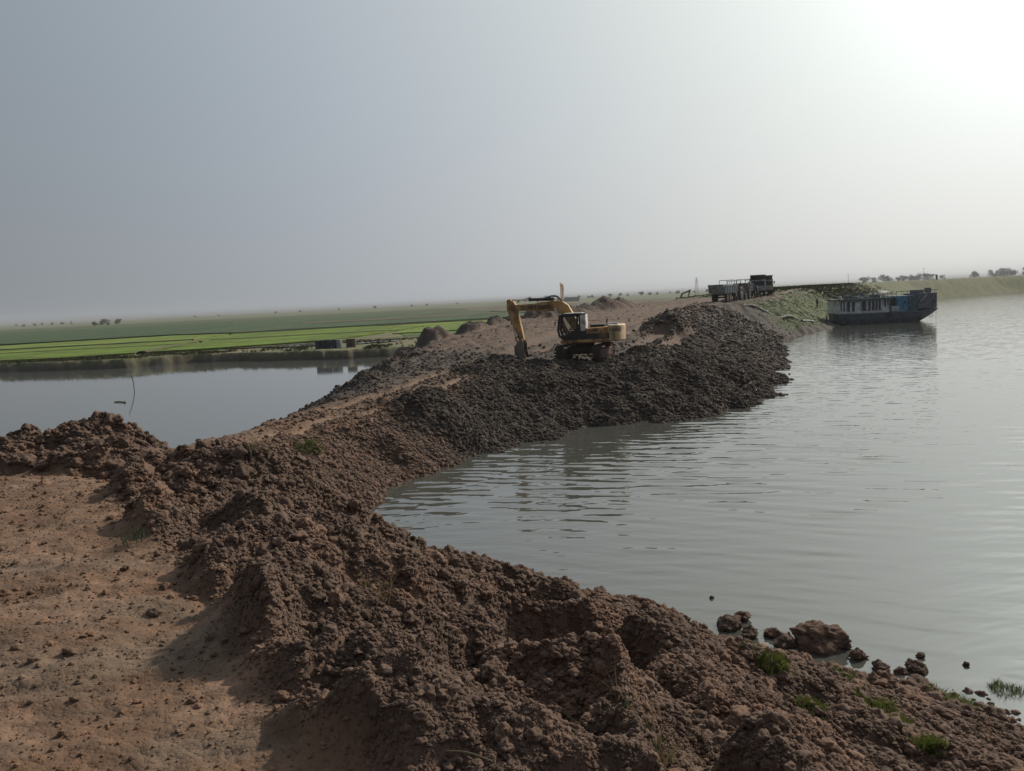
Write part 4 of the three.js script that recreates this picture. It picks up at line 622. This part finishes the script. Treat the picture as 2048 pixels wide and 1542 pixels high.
// ---------------------------------------------------------------- lumps at the water's edge
{
  const spots = [
    [2.48, 16.99, 0.34, 'small earth lump at the tip of the waterline where the bank meets the river'],
    [2.85, 16.41, 0.42, 'flat layered clod beside the small tip lump'],
    [3.37, 15.81, 0.42, 'rounded clod half on the bank, left of the flat clods in the water'],
    [3.70, 15.27, 0.36, 'squat clod just below the rounded waterline clod'],
    [4.26, 15.40, 0.55, 'flat clod lying in shallow water'],
    [4.67, 15.76, 0.42, 'dark clod standing alone farthest out in the water'],
    [4.55, 14.94, 0.50, 'pointed clod between the flat clods and the big boulder'],
    [4.99, 14.89, 0.40, 'dark jagged clod left of the big earth boulder'],
    [5.12, 14.47, 0.62, 'large clod leaning against the left side of the big boulder'],
    [5.75, 14.40, 1.00, 'biggest earth boulder at the waterline'],
    [6.16, 14.27, 0.32, 'small clod touching the right side of the big boulder'],
    [6.21, 13.80, 0.40, 'broken clod right of the big boulder'],
    [6.44, 13.34, 0.38, 'upright dark clod in the shallows'],
    [6.70, 13.18, 0.30, 'low clod between two shallows clods'],
    [7.03, 13.24, 0.40, 'squarish brown clod at the little inlet'],
    [7.36, 13.72, 0.20, 'tiny clod alone in the water, nearer one'],
    [7.97, 13.32, 0.16, 'tiny clod alone in the water, rightmost one'],
    [4.31, 16.97, 0.14, 'tiny dark lump far out from the bank']];
  const lumpM = [0, 1].map((k) => { const m = toneMats[k].clone(); m.bumpMap = soilBump; m.bumpScale = 0.012; return m; }), lumpG = [71, 83, 97, 101, 113].map((k) => clodGeo(k, 16, 0.95));
  spots.forEach(([x, d, s, label], i) => {
    const o = new THREE.Mesh(lumpG[i % 5], lumpM[i % 2]);
    o.position.set(x, s * 0.12, -d); o.rotation.set(0.2 * Math.sin(i * 5), i * 1.7, 0.2 * Math.cos(i * 3)); o.scale.set(s * 0.8, s * 0.72, s * 0.7); add(o, 'earth_clod', label, 'clod', 'clods along the near waterline');
  });
}

// ---------------------------------------------------------------- grass, weeds, straw
function tuftGeo(seed, n, h, w, lean) { // a fan of bent blades
  const rnd = rng(seed), V = [], I = [];
  for (let b = 0; b < n; b++) {
    const a = rnd() * 6.283, hh = h * (0.5 + 0.6 * rnd()), le = lean * hh * (0.4 + rnd()), r0 = w * 3 * rnd(), cx = Math.cos(a), cz = Math.sin(a), px = -cz * w, pz = cx * w, k = V.length / 3;
    for (let s = 0; s < 3; s++) { const t = s / 3, q = r0 + le * t * t, ww = 1 - t * 0.6; V.push(cx * q + px * ww, hh * t, cz * q + pz * ww, cx * q - px * ww, hh * t, cz * q - pz * ww); }
    V.push(cx * (r0 + le), hh * 0.98, cz * (r0 + le)); for (let s = 0; s < 2; s++) I.push(k + s * 2, k + s * 2 + 1, k + s * 2 + 2, k + s * 2 + 1, k + s * 2 + 3, k + s * 2 + 2); I.push(k + 4, k + 5, k + 6);
  }
  const g = new THREE.BufferGeometry(); g.setAttribute('position', new THREE.Float32BufferAttribute(V, 3)); g.setIndex(I); g.setAttribute('normal', new THREE.Float32BufferAttribute(V.map((_, i) => [0.0, 0.94, 0.34][i % 3]), 3)); return g;
}
const leafMat = (r, g, b) => new THREE.MeshPhysicalMaterial({ color: lin(r, g, b), roughness: 0.95, side: THREE.DoubleSide, transmission: 0.5, thickness: 0 });
const grassM = mat(0.068, 0.09, 0.034, 1, { side: THREE.DoubleSide }), grassD = leafMat(0.06, 0.085, 0.035), strawM = leafMat(0.3, 0.24, 0.14), mossM = leafMat(0.2, 0.25, 0.06);
{ // grass on the old bank
  const rnd = rng(99), geo = tuftGeo(3, 26, 0.4, 0.012, 0.6), list = [];
  for (let i = 0; i < 120000 && list.length < 26000; i++) { const x = lerp(24, 120, Math.pow(rnd(), 1.4)), d = lerp(100, 230, Math.pow(rnd(), 1.3)), g = ground(x, d); if (rnd() < g.grass && g.y > 0.3) list.push([x, d, g.y, g.sd]); }
  const im = new THREE.InstancedMesh(geo, grassM, list.length), m = new THREE.Matrix4(), q = new THREE.Quaternion(), c = new THREE.Color();
  list.forEach(([x, d, y, sd], i) => { const n = fbm(x * 0.12, d * 0.12 + 6, 3), tall = sstep(150, 165, d + 14 * n) * (sd < 5 ? 1 : 0.4), s = (0.22 + 0.3 * rnd()) * (1 + 1.4 * tall), k = 0.8 + 0.3 * rnd(); q.setFromAxisAngle(UP, rnd() * 6.28); m.compose(new THREE.Vector3(x, y - 0.05, -d), q, new THREE.Vector3(s * 1.6, s, s * 1.6)); im.setMatrixAt(i, m); im.setColorAt(i, c.setRGB(k, k, k)); });
  add(im, 'bank_grass', 'rough green grass covering the old river bank', null, null, 'stuff');
}
{ // scrubby weeds along the pond and field edges
  const rnd = rng(55), geo = tuftGeo(8, 8, 0.4, 0.03, 0.5), list = [];
  for (let i = 0; i < 20000; i++) { const x = lerp(-120, 8, rnd()), d = pondBank(x) + 1 + Math.abs(rnd() + rnd() - 1) * 26, g = ground(x, d); if (rnd() < g.field * sstep(-0.3, 0.3, fbm(x * 0.2, d * 0.2, 3) + 0.1) && !(x > -29 && x < -20 && d < 118)) list.push([x, d, g.y]); }
  const im = new THREE.InstancedMesh(geo, grassM, list.length), m = new THREE.Matrix4(), q = new THREE.Quaternion(), c = new THREE.Color();
  list.forEach(([x, d, y], i) => { const s = 0.4 + 0.8 * rnd(), k = 0.7 + 0.5 * rnd(); q.setFromAxisAngle(UP, rnd() * 6.28); m.compose(new THREE.Vector3(x, y - 0.03, -d), q, new THREE.Vector3(s * 1.5, s, s * 1.5)); im.setMatrixAt(i, m); im.setColorAt(i, c.setRGB(k * 1.15, k, k)); });
  add(im, 'edge_weeds', 'low weeds along the pond bank and field edge', null, null, 'stuff');
}
function tuft(x, d, n, h, w, lean, m, seed, name, label, category, y, spread = 0.12) {
  const rnd = rng(seed), geos = []; for (let i = 0; i < n; i++) { const a = rnd() * 6.28, r = Math.sqrt(rnd()) * spread, px = x + Math.cos(a) * r, pd = d + Math.sin(a) * r, g = tuftGeo(seed * 31 + i, 7, h * (0.6 + 0.6 * rnd()), w, lean); g.translate(px - x, (y ?? groundAt(px, pd)) - (y ?? groundAt(x, d)) - 0.01, -(pd - d)); geos.push(g); }
  const o = new THREE.Mesh(mergeGeometries(geos), m); o.position.set(x, (y ?? groundAt(x, d)) + (y === undefined && d < 13 ? 0.03 : 0), -d); return add(o, name, label, category);
}
// weeds and tufts in the near bank
tuft(2.37, 7.0, 80, 0.1, 0.004, 0.8, mossM, 11, 'grass_tuft', 'mossy green tuft on a clod left of the biggest boulder', 'grass', undefined, 0.16);
tuft(2.24, 7.28, 60, 0.08, 0.004, 0.8, mossM, 12, 'grass_tuft', 'small mossy tuft just above the tuft left of the boulder', 'grass', undefined, 0.12);
tuft(5.1, 11.6, 180, 0.12, 0.006, 0.9, mossM, 13, 'grass_tuft', 'green tuft on the bank below the biggest boulder', 'grass', undefined, 0.45);
tuft(6.9, 11.9, 260, 0.15, 0.005, 0.8, mossM, 14, 'grass_tuft', 'large green grass tuft at the waterline on the right', 'grass', undefined, 0.5);
tuft(3.25, 6.74, 110, 0.09, 0.004, 0.9, mossM, 15, 'grass_tuft', 'low green tuft among crumbs at lower right', 'grass', undefined, 0.26);
tuft(3.19, 5.86, 100, 0.08, 0.004, 0.9, mossM, 16, 'grass_tuft', 'thin green tuft near the bottom right corner', 'grass', undefined, 0.16);
tuft(2.28, 5.92, 70, 0.07, 0.003, 0.9, mossM, 17, 'grass_tuft', 'faint mossy patch right of the pit', 'grass', undefined, 0.14);
tuft(8.1, 12.42, 110, 0.1, 0.005, 0.9, mossM, 18, 'grass_tuft', 'green clump of grass standing in the water at the right edge', 'grass', -0.02, 0.28);
tuft(-3.18, 6.23, 12, 0.13, 0.003, 1.1, leafMat(0.14, 0.17, 0.09), 19, 'weed', 'small green weed at the edge of the dirt track', 'weed', undefined, 0.12);
tuft(-7.66, 28.5, 50, 0.3, 0.012, 0.9, mossM, 20, 'weed', 'green weed on the brown slope below the haul road', 'weed', undefined, 0.5);
tuft(-0.9, 4.6, 12, 0.12, 0.003, 1.0, strawM, 21, 'dry_grass', 'dry straw-coloured grass on the near heap left of the pit', 'grass', undefined, 0.12);
tuft(0.56, 3.39, 14, 0.16, 0.003, 1.3, strawM, 22, 'dry_grass', 'pale dry stalks lying on crumbs at bottom centre right', 'grass', undefined, 0.18);
tuft(0.5, 3.25, 8, 0.08, 0.004, 0.6, grassD, 23, 'weed', 'dark green sprig among the dry stalks at the bottom', 'weed', undefined, 0.07);
tuft(-2.83, 8.4, 8, 0.2, 0.004, 1.1, strawM, 24, 'dry_grass', 'dry stalks near the top of the left pile', 'grass', undefined, 0.15);
tuft(0.4, 7.0, 8, 0.2, 0.004, 1.1, strawM, 25, 'dry_grass', 'dry roots hanging on the far wall of the pit', 'grass', undefined, 0.14);
{ const rnd = rng(8); [[-0.24, 2.77, 'straw lying on the bottom centre heap'], [0.75, 3.3, 'straw lying just right of the dry stalks'], [0.2, 3.6, 'thin straw lying on the near crest left of the stalks']].forEach(([x, d, label], i) => { const a = rnd() * 3, L = 0.11, y = groundAt(x, d) + 0.035; add(new THREE.Mesh(mg(tube([[x - Math.cos(a) * L, y, -d - Math.sin(a) * L], [x, y + 0.02, -d], [x + Math.cos(a) * L, y + 0.01, -d + Math.sin(a) * L]], 0.0028, 8, 5)), strawM), 'straw', 'pale ' + label, 'straw'); }); }
// ---------------------------------------------------------------- far trees, poles, pylon, shed
function tree(x, d, h, wd, seed, label, dark = 1) {
  const rnd = rng(seed), root = new THREE.Group(); root.position.set(x, 0.7, -d);
  part(root, 'trunk', mg(bar([0, 0, 0], [h * 0.03, h * 0.5, 0], h * 0.03, h * 0.018, 6), bar([h * 0.02, h * 0.35, 0], [wd * 0.25, h * 0.65, 0.1], h * 0.015, h * 0.008, 5), bar([h * 0.02, h * 0.4, 0], [-wd * 0.25, h * 0.7, -0.1], h * 0.015, h * 0.008, 5)), mat(0.05, 0.04, 0.03));
  const V = [], blobs = [0, 1, 2, 3, 4, 5].map(() => [(rnd() - 0.5) * wd * 0.7, h * (0.25 + 0.55 * rnd()), (rnd() - 0.5) * wd * 0.6, wd * (0.2 + 0.16 * rnd())]);
  for (let i = 0; i < 700; i++) { const b = blobs[i % 6], a = rnd() * 6.28, e = Math.acos(2 * rnd() - 1), r = b[3] * Math.pow(rnd(), 0.4), cx = b[0] + r * Math.sin(e) * Math.cos(a), cy = b[1] + r * Math.cos(e) * 0.8, cz = b[2] + r * Math.sin(e) * Math.sin(a), s = wd * 0.07; for (let k = 0; k < 3; k++) V.push(cx + (rnd() - 0.5) * s * 2, cy + (rnd() - 0.5) * s * 2, cz + (rnd() - 0.5) * s * 2); }
  const g = new THREE.BufferGeometry(); g.setAttribute('position', new THREE.Float32BufferAttribute(V, 3)); g.computeVertexNormals(); part(root, 'crown', g, farLeaf);
  return add(root, 'far_tree', label, 'tree', 'hazy trees on the horizon');
}
const farLeaf = mat(0.035, 0.05, 0.03, 1, { side: THREE.DoubleSide });
{
  const ORD = 'first second third fourth fifth sixth seventh eighth ninth tenth eleventh twelfth thirteenth fourteenth fifteenth sixteenth'.split(' ');
  const rnd = rng(31), row = (n, a0, a1, d0, d1, h0, h1, label) => { for (let i = 0; i < n; i++) { const a = lerp(a0, a1, (i + 0.1 + rnd() * 0.8) / n), d = lerp(d0, d1, rnd()), h = lerp(h0, h1, rnd()); tree(a * d, d, h, h * (0.7 + 0.6 * rnd()), 500 + i * 7 + Math.round(d), `${label}, ${ORD[i]} from the left`); } };
  row(7, -0.64, -0.56, 1100, 1300, 4, 6, 'hazy low tree on the far left horizon'); row(3, -0.535, -0.5, 640, 700, 5, 6.5, 'dark small tree standing out on the left horizon'); row(9, -0.42, -0.03, 1400, 1600, 4, 6, 'faint tree on the horizon above the green fields');
  row(8, 0.0, 0.07, 900, 1000, 5, 8, 'hazy tree behind the excavator boom'); row(16, 0.07, 0.26, 1300, 1500, 5, 8, 'hazy tree on the horizon right of the flag'); row(12, 0.45, 0.56, 1700, 1850, 15, 21, 'pale tall tree above the river bank behind the boat'); row(10, 0.6, 0.72, 1700, 1850, 16, 22, 'pale tree above the river bank at the right edge');
}
{
  const m = mat(0.2, 0.2, 0.2, 0.8), pole = (a, d, h, label, y = 0.6) => { const o = new THREE.Mesh(mg(bar([0, 0, 0], [0, h, 0], 0.16, 0.1, 7), bx(1.6, 0.12, 0.12, 0, h - 0.6, 0), bar([-0.6, h - 0.6, 0], [-0.6, h - 0.3, 0], 0.06), bar([0.6, h - 0.6, 0], [0.6, h - 0.3, 0], 0.06)), m); o.position.set(a * d, y, -d); add(o, 'utility_pole', label, 'pole', 'far poles'); };
  pole(0.438, 620, 13, 'thin utility pole above the grassy bank left of the boat'); pole(0.535, 640, 15, 'thin utility pole above the bank behind the boat'); pole(0.225, 760, 8, 'short pole left of the lattice pylon'); pole(0.262, 700, 8, 'short pole just left of the parked trailer');
  const py = []; const Hh = 21; for (const [sx, sz] of [[1, 1], [1, -1], [-1, 1], [-1, -1]]) py.push(bar([sx * 2.4, 0, sz * 2.4], [sx * 0.3, Hh, sz * 0.3], 0.13, 0.09, 5)); for (let i = 0; i < 8; i++) { const t0 = i / 8, t1 = (i + 1) / 8, w0 = lerp(2.4, 0.3, t0), w1 = lerp(2.4, 0.3, t1); for (const s of [-1, 1]) { py.push(bar([-w0, Hh * t0, s * w0], [w1, Hh * t1, s * w1], 0.07, 0.07, 4), bar([w0, Hh * t0, s * w0], [-w1, Hh * t1, s * w1], 0.07, 0.07, 4)); } } for (const y of [15, 17.5, 20]) py.push(bx(5.5, 0.2, 0.2, 0, y, 0));
  const o = new THREE.Mesh(mg(py), m); o.position.set(0.243 * 960, 0.6, -960); add(o, 'lattice_pylon', 'tall faint lattice pylon left of the parked vehicles', 'pylon');
  const sh = new THREE.Group(); sh.position.set(0.079 * 880, 0.6, -880); part(sh, 'wall', mg(bx(22, 3.6, 8, 0, 1.8, 0)), mat(0.35, 0.35, 0.34)); part(sh, 'roof', mg(slab([[-11.5, 3.6], [11.5, 3.6], [11.2, 4.8], [-11.2, 4.8]], -4.5, 4.5, 0)), mat(0.3, 0.3, 0.3)); add(sh, 'shed', 'long low hazy shed on the horizon behind the flag', 'shed');
  const bp = new THREE.Mesh(mg(bx(0.5, 1.8, 0.5, 0, 0.9, 0, 0, 0, 0, 0.03), bx(0.7, 0.15, 0.7, 0, 1.85, 0)), mat(0.14, 0.13, 0.12)); setDown(bp, 160, 290, 0.2, -0.1); add(bp, 'marker_post', 'short dark marker post on top of the far right bank', 'post');
}
console.log('objects');
renderer.render(scene, camera);
